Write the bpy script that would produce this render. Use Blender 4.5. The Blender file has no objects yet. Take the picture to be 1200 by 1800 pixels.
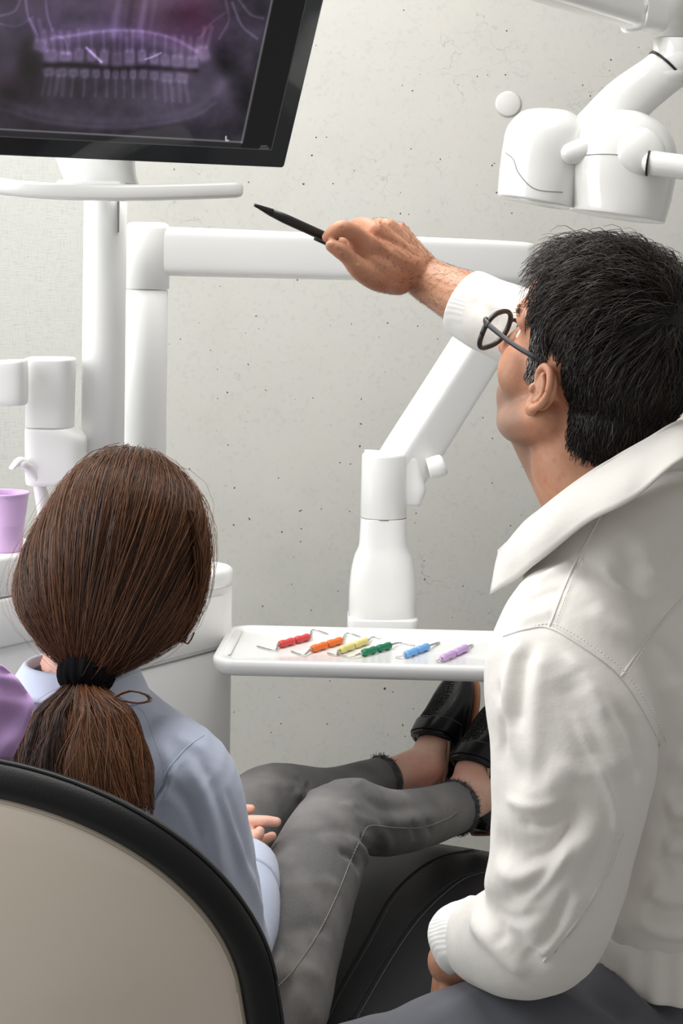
import bpy, math, random
import numpy as np
from mathutils import Vector
from mathutils.bvhtree import BVHTree

# ------------------------------------------------------------------ camera, world, lights
scene = bpy.context.scene
FPX, CX, CY, EYE, ROLL = 3000.0, 600.0, 465.0, 1.6, math.radians(0.7)
cam_data = bpy.data.cameras.new('camera')
cam = bpy.data.objects.new('camera', cam_data)
scene.collection.objects.link(cam)
cam.location = (0, 0, EYE)
cam_data.sensor_width = 36
cam_data.lens = 60.0
cam_data.shift_y = -(900 - CY) / 1800.0
cam.rotation_mode = 'XYZ'
from mathutils import Matrix
cam.rotation_euler = (Matrix.Rotation(math.radians(90), 3, 'X') @ Matrix.Rotation(ROLL, 3, 'Z')).to_euler()
scene.camera = cam

world = bpy.data.worlds.new('world'); scene.world = world; world.use_nodes = True
bg = world.node_tree.nodes['Background']
bg.inputs[0].default_value = (1.0, 0.99, 0.975, 1); bg.inputs[1].default_value = 0.34

def area(name, loc, target, sx, sy, power, col=(1, 1, 1)):
    l = bpy.data.lights.new(name, 'AREA'); l.shape = 'RECTANGLE'; l.size = sx; l.size_y = sy
    l.energy = power; l.color = col
    o = bpy.data.objects.new(name, l); scene.collection.objects.link(o)
    o.location = loc
    o.rotation_euler = (Vector(target) - Vector(loc)).to_track_quat('-Z', 'Y').to_euler()
    return o
area('ceiling_light', (-0.5, 2.9, 3.1), (-0.2, 3.0, 0.0), 2.8, 1.4, 72, (1, 0.99, 0.97))
area('window_light', (-2.6, 1.9, 2.3), (0.1, 2.9, 1.0), 2.2, 2.2, 60, (0.97, 0.985, 1.0))
vs = scene.view_settings
vs.view_transform = 'Standard'; vs.look = 'None'; vs.gamma = 1; vs.use_curve_mapping = False
vs.exposure = 0.28

# ------------------------------------------------------------------ helpers
rng = np.random.default_rng(7)
cR, sR = math.cos(ROLL), math.sin(ROLL)
def P(px, py, d):
    u = (px - CX) / FPX; v = (CY - py) / FPX
    return np.array([(u * cR - v * sR) * d, d, EYE + (u * sR + v * cR) * d])
def onz(px, py, z):                      # where the ray through a pixel meets the height z
    q = P(px, py, 1.0); return P(px, py, (z - EYE) / (q[2] - EYE))
def pix(V):
    V = np.asarray(V); x = V[:, 0] / V[:, 1]; z = (V[:, 2] - EYE) / V[:, 1]
    return np.stack([CX + FPX * (x * cR + z * sR), CY - FPX * (-x * sR + z * cR)], 1)
def nrm(v):
    v = np.asarray(v, float); return v / (np.linalg.norm(v) + 1e-12)
A3 = lambda *a: np.array(a, float)

def catmull(pts, sub):
    pts = np.asarray(pts, float); n = len(pts)
    if n < 3 or sub <= 1:
        t = np.linspace(0, n - 1, (n - 1) * max(sub, 1) + 1)
        return np.stack([np.interp(t, np.arange(n), pts[:, k]) for k in range(pts.shape[1])], 1)
    e = np.vstack([2 * pts[0] - pts[1], pts, 2 * pts[-1] - pts[-2]])
    out = []
    for i in range(n - 1):
        p0, p1, p2, p3 = e[i], e[i + 1], e[i + 2], e[i + 3]
        for s in range(sub):
            t = s / sub
            out.append(0.5 * (2 * p1 + (p2 - p0) * t + (2 * p0 - 5 * p1 + 4 * p2 - p3) * t * t + (3 * p1 - p0 - 3 * p2 + p3) * t ** 3))
    out.append(pts[-1]); return np.array(out)

def grid_faces(nr, n, closed=True):
    F = []
    for i in range(nr - 1):
        for j in range(n if closed else n - 1):
            k = (j + 1) % n
            F.append((i * n + j, i * n + k, (i + 1) * n + k, (i + 1) * n + j))
    return F

def rings_mesh(R):                       # R: (nr, n, 3) closed rings, capped with fans
    nr, n, _ = R.shape
    V = R.reshape(-1, 3); F = grid_faces(nr, n)
    a = len(V); V = np.vstack([V, R[0].mean(0), R[-1].mean(0)])
    for j in range(n):
        k = (j + 1) % n
        F.append((a, k, j)); F.append((a + 1, (nr - 1) * n + j, (nr - 1) * n + k))
    return V, F

def tube(pts, rad, n=16, sub=6, up=(0, 0, 1), cap=True, p=2.0):
    pts = np.asarray(pts, float)
    rad = np.array([(r, r) if np.isscalar(r) else r for r in (rad if not np.isscalar(rad) else [rad] * len(pts))], float)
    C = catmull(pts, sub); Rr = np.abs(catmull(rad, sub))
    T = np.gradient(C, axis=0); T /= np.linalg.norm(T, axis=1)[:, None] + 1e-12
    up = nrm(up); th = np.linspace(0, 2 * np.pi, n, endpoint=False)
    c, s = np.cos(th), np.sin(th)
    c, s = np.sign(c) * np.abs(c) ** (2 / p), np.sign(s) * np.abs(s) ** (2 / p)
    S = np.cross(T, up); bad = np.linalg.norm(S, axis=1) < 0.05
    S[bad] = np.cross(T[bad], A3(0.3, 1, 0.1)); S /= np.linalg.norm(S, axis=1)[:, None]
    for i in range(1, len(S)):
        if S[i] @ S[i - 1] < 0 and bad.any(): S[i] = -S[i]
    U = np.cross(S, T)
    rings = []
    def ring(i, off=0.0, k=1.0):
        return C[i] + T[i] * off + k * (Rr[i, 0] * c[:, None] * S[i] + Rr[i, 1] * s[:, None] * U[i])
    if cap:
        for a in (80, 55, 28):
            rings.append(ring(0, -min(Rr[0]) * math.sin(math.radians(a)), math.cos(math.radians(a))))
    for i in range(len(C)): rings.append(ring(i))
    if cap:
        for a in (28, 55, 80):
            rings.append(ring(-1, min(Rr[-1]) * math.sin(math.radians(a)), math.cos(math.radians(a))))
    return rings_mesh(np.array(rings))

def ringloft(rings, n=40, sub=5, p=2.0):   # rings: (center, A, B)
    D = catmull([np.concatenate([np.asarray(x, float) for x in r]) for r in rings], sub)
    th = np.linspace(0, 2 * np.pi, n, endpoint=False); c, s = np.cos(th), np.sin(th)
    c, s = np.sign(c) * np.abs(c) ** (2 / p), np.sign(s) * np.abs(s) ** (2 / p)
    R = D[:, None, 0:3] + c[None, :, None] * D[:, None, 3:6] + s[None, :, None] * D[:, None, 6:9]
    return rings_mesh(R)
def pixloft(rows, n=40, sub=5, p=2.0, tilt=(0, 1, 0)):   # rows: (xl, yl, xr, yr, depth, half depth)
    R = []
    for xl, yl, xr, yr, d, dh in rows:
        a, b = P(xl, yl, d), P(xr, yr, d)
        R.append(((a + b) / 2, (b - a) / 2, np.asarray(tilt, float) * dh))
    return ringloft(R, n, sub, p)

def ellipsoid(c, r, M=None, nu=28, nv=18):
    R = []
    for i in range(1, nv):
        a = math.pi * i / nv - math.pi / 2
        th = np.linspace(0, 2 * np.pi, nu, endpoint=False)
        R.append(np.stack([np.cos(th) * math.cos(a) * r[0], np.sin(th) * math.cos(a) * r[1], np.full(nu, math.sin(a) * r[2])], 1))
    V, F = rings_mesh(np.array(R))
    V[-2] = (0, 0, -r[2]); V[-1] = (0, 0, r[2])
    if M is not None: V = V @ np.asarray(M).T
    return V + np.asarray(c), F

def join(parts):
    Vs, F, o = [], [], 0
    for V, f in parts:
        Vs.append(np.asarray(V)); F += [tuple(i + o for i in q) for q in f]; o += len(V)
    return np.vstack(Vs), F

def mesh_data(name, V, F, smooth=True):
    me = bpy.data.meshes.new(name)
    if isinstance(F, np.ndarray):
        k = F.shape[1]
        me.vertices.add(len(V)); me.vertices.foreach_set('co', np.ascontiguousarray(V, np.float32).ravel())
        me.loops.add(F.size); me.loops.foreach_set('vertex_index', np.ascontiguousarray(F, np.int32).ravel())
        me.polygons.add(len(F)); me.polygons.foreach_set('loop_start', np.arange(0, F.size, k, dtype=np.int32))
        me.update(calc_edges=True); me.validate()
    else:
        me.from_pydata([tuple(v) for v in V], [], F); me.update()
    me.polygons.foreach_set('use_smooth', [smooth] * len(me.polygons))
    return me

def read_mesh(me):
    V = np.empty(len(me.vertices) * 3, np.float32); me.vertices.foreach_get('co', V)
    n = len(me.polygons)
    L = np.empty(len(me.loops), np.int32); me.loops.foreach_get('vertex_index', L)
    tot = np.empty(n, np.int32); me.polygons.foreach_get('loop_total', tot)
    V = V.reshape(-1, 3).astype(float)
    if (tot == 4).all(): return V, L.reshape(-1, 4)
    st = np.cumsum(tot) - tot
    F = np.array([[L[s], L[s + 1], L[s + 2], L[s + 3] if t == 4 else L[s + 2]] for s, t in zip(st, tot)])
    return V, F

def unify(parts, voxel, smooth=4, factor=0.5):     # one continuous skin over overlapping closed shapes
    V, F = join(parts)
    me = mesh_data('tmp', V, F)
    o = bpy.data.objects.new('tmp', me); scene.collection.objects.link(o)
    m = o.modifiers.new('r', 'REMESH'); m.mode = 'VOXEL'; m.voxel_size = voxel; m.adaptivity = 0
    if smooth:
        m = o.modifiers.new('s', 'SMOOTH'); m.factor = factor; m.iterations = smooth
    dg = bpy.context.evaluated_depsgraph_get(); dg.update()
    ev = o.evaluated_get(dg); m2 = bpy.data.meshes.new_from_object(ev)
    out = read_mesh(m2)
    bpy.data.objects.remove(o); bpy.data.meshes.remove(me); bpy.data.meshes.remove(m2)
    return out

def normals(V, F):
    F = np.asarray(F)
    n = np.cross(V[F[:, 2]] - V[F[:, 0]], V[F[:, 3]] - V[F[:, 1]])
    N = np.zeros_like(V)
    for k in range(4):
        for a in range(3): N[:, a] += np.bincount(F[:, k], n[:, a], len(V))
    return N / (np.linalg.norm(N, axis=1)[:, None] + 1e-12)

def surf(V, N, px, py, pp=None):
    pp = pix(V) if pp is None else pp
    view = (V - A3(0, 0, EYE)); facing = (N * view).sum(1) < 0
    d2 = (pp[:, 0] - px) ** 2 + (pp[:, 1] - py) ** 2
    near = facing & (d2 < 64)
    if near.any():
        i = np.where(near)[0]; return V[i[np.argmin(V[i, 1])]]
    d2 = np.where(facing, d2, 1e9); return V[np.argmin(d2)]

def segdist(V, poly):
    best = np.full(len(V), 1e9); bt = np.zeros(len(V)); n = len(poly) - 1
    for i in range(n):
        a, b = poly[i], poly[i + 1]; ab = b - a
        t = np.clip(((V - a) @ ab) / (ab @ ab + 1e-12), 0, 1)
        d = np.linalg.norm(V - a - t[:, None] * ab, axis=1)
        m = d < best; best[m] = d[m]; bt[m] = (i + t[m]) / n
    return best, bt

def crease(V, F, specs):                 # specs: (pixel polyline, width, amplitude); folds pressed into the cloth
    N = normals(V, F); pp = pix(V); D = np.zeros(len(V))
    for pts, w, amp in specs:
        poly = catmull([surf(V, N, x, y, pp) for x, y in pts], 4)
        d, t = segdist(V, poly)
        D += amp * np.exp(-(d / w) ** 2) * np.clip(np.minimum(t, 1 - t) * 5 + 0.12, 0, 1)
    return V + N * D[:, None]

def ripple(V, F, freq, amp, seed, k=7):
    r = np.random.default_rng(seed); N = normals(V, F); D = np.zeros(len(V))
    W = V + 0.02 * np.sin(V[:, [1, 2, 0]] * 23 + r.uniform(0, 6, 3))
    for _ in range(k):
        d = nrm(r.normal(size=3)) * freq * r.uniform(0.6, 1.7)
        D += np.sin(W @ d + r.uniform(0, 6.28)) * r.uniform(0.3, 1)
    return V + N * (D * amp / k)[:, None]

BASE = {}
def thing(name, label, cat, loc, group=None):
    o = bpy.data.objects.new(name, None); scene.collection.objects.link(o)
    o.location = loc; o.empty_display_size = 0.05; o['label'] = label; o['category'] = cat
    if group: o['group'] = group
    BASE[o.name] = np.array(loc, float); return o
def obj(name, VF, m, parent=None, smooth=True, label=None, cat=None, group=None, kind=None, sharp=None):
    V, F = VF; V = np.asarray(V, float)
    if parent is None:
        base = A3((V[:, 0].min() + V[:, 0].max()) / 2, (V[:, 1].min() + V[:, 1].max()) / 2, V[:, 2].min())
    else: base = BASE[parent.name]
    me = mesh_data(name, V - base, F, smooth)
    if m is not None: me.materials.append(m)
    o = bpy.data.objects.new(name, me); scene.collection.objects.link(o)
    if parent is None: o.location = base
    else: o.parent = parent
    BASE[o.name] = base
    if sharp is not None: me.set_sharp_from_angle(angle=math.radians(sharp))
    for k, v in (('label', label), ('category', cat), ('group', group), ('kind', kind)):
        if v: o[k] = v
    return o

import bmesh
def bm_out(bm):
    V = np.array([v.co[:] for v in bm.verts]); bm.verts.index_update()
    F = [tuple(v.index for v in f.verts) for f in bm.faces]; bm.free(); return V, F
def frame_box(c, ex, ey, ez, sx, sy, sz, bev=0.004, seg=3, taper=1.0):
    """rounded box, centre c, axes ex ey ez, full sizes"""
    bm = bmesh.new(); bmesh.ops.create_cube(bm, size=1.0)
    for v in bm.verts:
        k = taper if v.co.z > 0 else 1.0
        v.co = (v.co.x * sx * k, v.co.y * sy * k, v.co.z * sz)
    if bev: bmesh.ops.bevel(bm, geom=bm.edges[:], offset=bev, segments=seg, profile=0.5, affect='EDGES')
    V, F = bm_out(bm); M = np.stack([nrm(ex), nrm(ey), nrm(ez)], 1)
    return V @ M.T + np.asarray(c), F
def prism(poly, h, bev=0.0, seg=3, z0=0.0):
    """extruded outline: poly in local x, y, extruded along z, vertical faces optionally bevelled at both ends"""
    bm = bmesh.new(); vs_ = [bm.verts.new((x, y, z0)) for x, y in poly]
    f = bm.faces.new(vs_); r = bmesh.ops.extrude_face_region(bm, geom=[f])
    top = [v for v in r['geom'] if isinstance(v, bmesh.types.BMVert)]
    for v in top: v.co.z += h
    bmesh.ops.recalc_face_normals(bm, faces=bm.faces[:])
    if bev:
        e = [e for e in bm.edges if abs(e.verts[0].co.z - e.verts[1].co.z) < 1e-6]
        bmesh.ops.bevel(bm, geom=e, offset=bev, segments=seg, profile=0.5, affect='EDGES')
    return bm_out(bm)
def place(VF, c, ex, ey, ez):
    V, F = VF; M = np.stack([np.asarray(ex, float), np.asarray(ey, float), np.asarray(ez, float)], 1)
    return V @ M.T + np.asarray(c), F
def round_rect(w, h, r, n=6):
    out = []
    for cx, cy, a in ((w / 2 - r, h / 2 - r, 0), (-w / 2 + r, h / 2 - r, 90), (-w / 2 + r, -h / 2 + r, 180), (w / 2 - r, -h / 2 + r, 270)):
        for i in range(n + 1):
            t = math.radians(a + 90 * i / n); out.append((cx + r * math.cos(t), cy + r * math.sin(t)))
    return out
def lathe(prof, c=(0, 0, 0), ex=(1, 0, 0), ey=(0, 1, 0), ez=(0, 0, 1), n=40):
    th = np.linspace(0, 2 * np.pi, n, endpoint=False)
    R = np.array([np.stack([r * np.cos(th), r * np.sin(th), np.full(n, z)], 1) for r, z in prof])
    return place(rings_mesh(R), c, ex, ey, ez)
def sheet(rows, thick):                  # rows (nr, n, 3) of an open surface, given thickness
    R = np.asarray(rows, float); nr, n, _ = R.shape
    du = np.gradient(R, axis=0); dv = np.gradient(R, axis=1)
    N = np.cross(du, dv); N /= np.linalg.norm(N, axis=2)[:, :, None] + 1e-12
    a = (R + N * thick / 2).reshape(-1, 3); b = (R - N * thick / 2).reshape(-1, 3)
    F = grid_faces(nr, n, False); o = nr * n
    G = [tuple(i + o for i in q[::-1]) for q in F]
    for i in range(nr - 1):
        for j, fl in ((0, 0), (n - 1, 1)):
            q = (i * n + j, (i + 1) * n + j, (i + 1) * n + j + o, i * n + j + o); G.append(q if not fl else q[::-1])
    for j in range(n - 1):
        for i, fl in ((0, 1), (nr - 1, 0)):
            q = (i * n + j, i * n + j + 1, i * n + j + 1 + o, i * n + j + o); G.append(q if not fl else q[::-1])
    return np.vstack([a, b]), F + G

def strands(paths, r0, taper=0.35):      # paths (N, K, 3) -> 3-sided hairs, one mesh
    Pth = np.asarray(paths, float); N, K, _ = Pth.shape
    T = np.gradient(Pth, axis=1); T /= np.linalg.norm(T, axis=2)[:, :, None] + 1e-12
    ref = A3(0.31, -0.83, 0.46)
    S = np.cross(T, ref); S /= np.linalg.norm(S, axis=2)[:, :, None] + 1e-9
    U = np.cross(S, T)
    r0 = np.broadcast_to(np.asarray(r0, float), (N,))
    rad = r0[:, None] * np.linspace(1, taper, K)[None, :]
    V = np.stack([Pth + rad[..., None] * (math.cos(a) * S + math.sin(a) * U) for a in (0, 2.094, 4.189)], 2)
    idx = np.arange(N * K * 3).reshape(N, K, 3)
    F = np.concatenate([np.stack([idx[:, :-1, j], idx[:, :-1, (j + 1) % 3], idx[:, 1:, (j + 1) % 3], idx[:, 1:, j]], -1).reshape(-1, 4) for j in range(3)])
    return V.reshape(-1, 3), F
def put_attr(o, name, vals):
    a = o.data.attributes.new(name, 'FLOAT', 'POINT'); a.data.foreach_set('value', np.asarray(vals, np.float32))

# ------------------------------------------------------------------ materials
def lin(c):
    return tuple(((v / 255) / 12.92 if v <= 10 else (((v / 255) + 0.055) / 1.055) ** 2.4) for v in c) + (1,)
class M_:
    def __init__(s, name, col, rough=0.5, spec=0.5, metal=0.0, coat=0.0, sheen=0.0, sss=0.0):
        s.m = bpy.data.materials.new(name); s.m.use_nodes = True; s.t = s.m.node_tree; s.n = s.t.nodes; s.l = s.t.links
        s.b = s.n['Principled BSDF']; s.col = lin(col)
        s.b.inputs['Base Color'].default_value = s.col; s.b.inputs['Roughness'].default_value = rough
        s.b.inputs['Specular IOR Level'].default_value = spec; s.b.inputs['Metallic'].default_value = metal
        s.b.inputs['Coat Weight'].default_value = coat; s.b.inputs['Coat Roughness'].default_value = 0.08
        if sheen: s.b.inputs['Sheen Weight'].default_value = sheen; s.b.inputs['Sheen Roughness'].default_value = 0.5
        if sss:
            s.b.inputs['Subsurface Weight'].default_value = sss
            s.b.inputs['Subsurface Radius'].default_value = (0.012, 0.005, 0.003); s.b.inputs['Subsurface Scale'].default_value = 0.6
        s.tc = None; s.last_h = None
    def node(s, t, **kw):
        x = s.n.new(t)
        for k, v in kw.items(): setattr(x, k, v)
        return x
    def coord(s):
        if s.tc is None: s.tc = s.node('ShaderNodeTexCoord')
        return s.tc.outputs['Object']
    def noise(s, scale, detail=4, rough=0.55, stretch=None):
        x = s.node('ShaderNodeTexNoise'); x.inputs['Scale'].default_value = scale; x.inputs['Detail'].default_value = detail
        x.inputs['Roughness'].default_value = rough
        if stretch:
            mp = s.node('ShaderNodeMapping'); mp.inputs['Scale'].default_value = stretch
            s.l.new(s.coord(), mp.inputs[0]); s.l.new(mp.outputs[0], x.inputs['Vector'])
        else: s.l.new(s.coord(), x.inputs['Vector'])
        return x.outputs['Fac']
    def ramp(s, f, a, b, c0=(0, 0, 0, 1), c1=(1, 1, 1, 1)):
        x = s.node('ShaderNodeValToRGB'); e = x.color_ramp.elements
        e[0].position = a; e[1].position = b; e[0].color = c0; e[1].color = c1
        s.l.new(f, x.inputs[0]); return x.outputs[0]
    def mixcol(s, f, ca, cb):
        x = s.node('ShaderNodeMix', data_type='RGBA')
        if hasattr(f, 'links'): s.l.new(f, x.inputs[0])
        else: x.inputs[0].default_value = f
        for c, i in ((ca, 6), (cb, 7)):
            if hasattr(c, 'links'): s.l.new(c, x.inputs[i])
            else: x.inputs[i].default_value = c
        return x.outputs[2]
    def base(s, sock): s.l.new(sock, s.b.inputs['Base Color']); return s
    def bump(s, h, strength=0.3, dist=0.002):
        x = s.node('ShaderNodeBump'); x.inputs['Strength'].default_value = strength; x.inputs['Distance'].default_value = dist
        s.l.new(h, x.inputs['Height'])
        if s.last_h is not None: s.l.new(s.last_h, x.inputs['Normal'])
        s.last_h = x.outputs[0]; s.l.new(x.outputs[0], s.b.inputs['Normal']); return s
def simple(name, col, rough=0.5, spec=0.5, var=0.06, scale=12, bump=0.0, bscale=300, bdist=0.001, **kw):
    s = M_(name, col, rough, spec, **kw)
    if var:
        f = s.noise(scale); c0 = tuple(v * (1 - var) for v in s.col[:3]) + (1,); c1 = tuple(min(1, v * (1 + var)) for v in s.col[:3]) + (1,)
        s.base(s.mixcol(f, c0, c1))
    if bump: s.bump(s.noise(bscale, 2), bump, bdist)
    return s.m

white_plastic = simple('white_plastic', (240, 240, 238), 0.22, 0.5, 0.015, 3, coat=0.25)
white_satin = simple('white_satin', (243, 243, 241), 0.38, 0.45, 0.015, 3)
lamp_plastic = simple('lamp_plastic', (236, 236, 232), 0.16, 0.5, 0.01, 3, coat=0.4)
seam_grey = simple('seam_grey', (150, 150, 148), 0.6, 0.2, 0.02)
black_gloss = simple('black_gloss', (44, 46, 49), 0.09, 0.5, 0.05)
frost_plastic = simple('frost_plastic', (228, 228, 224), 0.25, 0.5, 0.02)
shell_white = simple('shell_white', (212, 199, 184), 0.2, 0.5, 0.015, 2, coat=0.2)
lilac_plastic = simple('lilac_plastic', (226, 188, 234), 0.35, 0.5, 0.03)
purple_paper = simple('purple_paper', (220, 180, 238), 0.75, 0.2, 0.06, 18, bump=0.15, bscale=160)
steel = simple('steel', (190, 190, 188), 0.25, 0.5, 0.04, metal=1.0)
ring_gold = simple('ring_gold', (205, 160, 70), 0.25, 0.5, 0.04, metal=1.0)
black_matte = simple('black_matte', (26, 26, 27), 0.42, 0.45, 0.06)
glass_frame = simple('glass_frame', (40, 38, 38), 0.4, 0.5, 0.05)
scrunchie_m = simple('black_velvet', (13, 12, 14), 0.9, 0.1, 0.1, bump=0.5, bscale=350)

def leather(name, col, rough, bump=0.35):
    s = M_(name, col, rough, 0.3)
    v = s.node('ShaderNodeTexVoronoi'); v.inputs['Scale'].default_value = 420; s.l.new(s.coord(), v.inputs['Vector'])
    s.bump(v.outputs['Distance'], bump, 0.0006); return s.m
chair_leather = leather('chair_leather', (27, 27, 29), 0.4)
rim_leather = leather('rim_leather', (10, 10, 11), 0.5, 0.2)
shoe_leather = leather('shoe_leather', (20, 20, 22), 0.28, 0.15)
woven = M_('woven_leather', (16, 16, 18), 0.25, 0.6)
def _wv(s, sc):
    v = s.node('ShaderNodeTexVoronoi'); v.inputs['Scale'].default_value = sc; v.inputs['Randomness'].default_value = 0.35
    s.l.new(s.coord(), v.inputs['Vector']); s.bump(s.ramp(v.outputs['Distance'], 0.15, 0.6, (1, 1, 1, 1), (0, 0, 0, 1)), 1.0, 0.004)
    s.base(s.mixcol(s.ramp(v.outputs['Distance'], 0.25, 0.5), lin((34, 33, 35)), lin((5, 5, 6))))
_wv(woven, 210); woven = woven.m
sole_brown = simple('sole_brown', (128, 84, 60), 0.55, 0.3, 0.1)
lining_tan = simple('lining_tan', (176, 150, 124), 0.6, 0.3, 0.05)

def cloth(name, col, weave=900, rough=0.8, var=0.05, b=0.25, sheen=0.15, blot=None):
    s = M_(name, col, rough, 0.25, sheen=sheen)
    f = s.noise(9, 4); c0 = tuple(v * (1 - var) for v in s.col[:3]) + (1,); c1 = tuple(min(1, v * (1 + var)) for v in s.col[:3]) + (1,)
    c = s.mixcol(f, c0, c1)
    if blot: c = s.mixcol(s.ramp(s.noise(blot[1], 3), 0.42, 0.7), c, lin(blot[0]))
    s.base(c); s.bump(s.noise(weave, 2), b, 0.0006); s.bump(s.noise(38, 3), 0.25, 0.004); return s.m
jacket_m = cloth('white_cotton', (222, 218, 211), 800, 0.75, 0.02)
rib_m = M_('white_rib', (238, 237, 233), 0.8, 0.2)
def _rib(s):
    w = s.node('ShaderNodeTexWave'); w.inputs['Scale'].default_value = 95; w.bands_direction = 'DIAGONAL'; w.inputs['Distortion'].default_value = 1.0
    s.l.new(s.coord(), w.inputs['Vector']); s.bump(w.outputs['Fac'], 0.3, 0.001)
_rib(rib_m); rib_m = rib_m.m
shirt_m = cloth('blue_oxford', (196, 205, 226), 1100, 0.75, 0.03)
cuff_m = cloth('blue_cuff', (204, 213, 232), 1100, 0.75, 0.03)
slacks_m = cloth('grey_slacks', (86, 87, 93), 900, 0.85, 0.06)
jean_m = M_('grey_denim', (86, 85, 86), 0.85, 0.2, sheen=0.1)
def _jean(s):
    n1 = s.noise(1.0, 3, 0.6, (420, 420, 90)); n2 = s.noise(7, 3)
    c = s.mixcol(n1, lin((84, 83, 85)), lin((118, 116, 115)))
    s.base(s.mixcol(s.ramp(n2, 0.45, 0.75), c, lin((136, 132, 129)))); s.bump(n1, 0.25, 0.0008); s.bump(s.noise(45, 3), 0.2, 0.004)
_jean(jean_m); jean_m = jean_m.m
thread_m = simple('pale_thread', (142, 138, 132), 0.8, 0.2)
thread_dark = simple('grey_thread', (98, 98, 98), 0.7, 0.3)
fray_m = simple('fray_thread', (92, 91, 94), 0.9, 0.1)

def skin(name, col, red, bscale=220, stub=None):
    s = M_(name, col, 0.48, 0.4, sss=0.12)
    n = s.noise(16, 4); n2 = s.noise(120, 3)
    c = s.mixcol(s.ramp(n, 0.38, 0.68), s.col, lin(red))
    c = s.mixcol(s.ramp(n2, 0.5, 0.95), c, tuple(v * 0.92 for v in lin(red)[:3]) + (1,))
    if stub:
        at_ = s.node('ShaderNodeAttribute'); at_.attribute_name = 'stubble'
        c = s.mixcol(at_.outputs['Fac'], c, lin(stub))
    s.base(c); s.bump(s.noise(bscale, 3), 0.3, 0.0012); return s.m
skin_man = skin('skin_tan', (196, 146, 116), (182, 122, 94), stub=(138, 112, 96))
skin_woman = skin('skin_fair', (236, 192, 172), (230, 170, 148))
nail_m = simple('nail', (206, 156, 130), 0.3, 0.5, 0.03)
eye_m = simple('eye_white', (225, 220, 212), 0.15, 0.5, 0.02)
iris_m = simple('eye_iris', (52, 36, 26), 0.15, 0.5, 0.05)

def hair_mat(name, dark, light, grey=None, rough=0.38):
    s = M_(name, dark, rough, 0.4)
    a = s.node('ShaderNodeAttribute'); a.attribute_name = 'tone'
    c = s.mixcol(a.outputs['Fac'], lin(dark), lin(light))
    if grey:
        g = s.node('ShaderNodeAttribute'); g.attribute_name = 'grey'; c = s.mixcol(g.outputs['Fac'], c, lin(grey))
    s.base(c); return s.m
hair_brown = hair_mat('brown_hair', (38, 22, 15), (134, 88, 58), rough=0.33)
hair_black = hair_mat('black_hair', (14, 12, 12), (56, 42, 35), (172, 170, 168), 0.42)
def hair_base(name, a, b):
    s = M_(name, a, 0.5, 0.3); n = s.noise(60, 4); s.base(s.mixcol(n, lin(a), lin(b))); s.bump(n, 0.5, 0.004); return s.m
hairbase_brown = hair_base('brown_hair_mass', (36, 22, 15), (66, 41, 28))
hairbase_black = hair_base('black_hair_mass', (12, 10, 10), (24, 19, 18))

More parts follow.
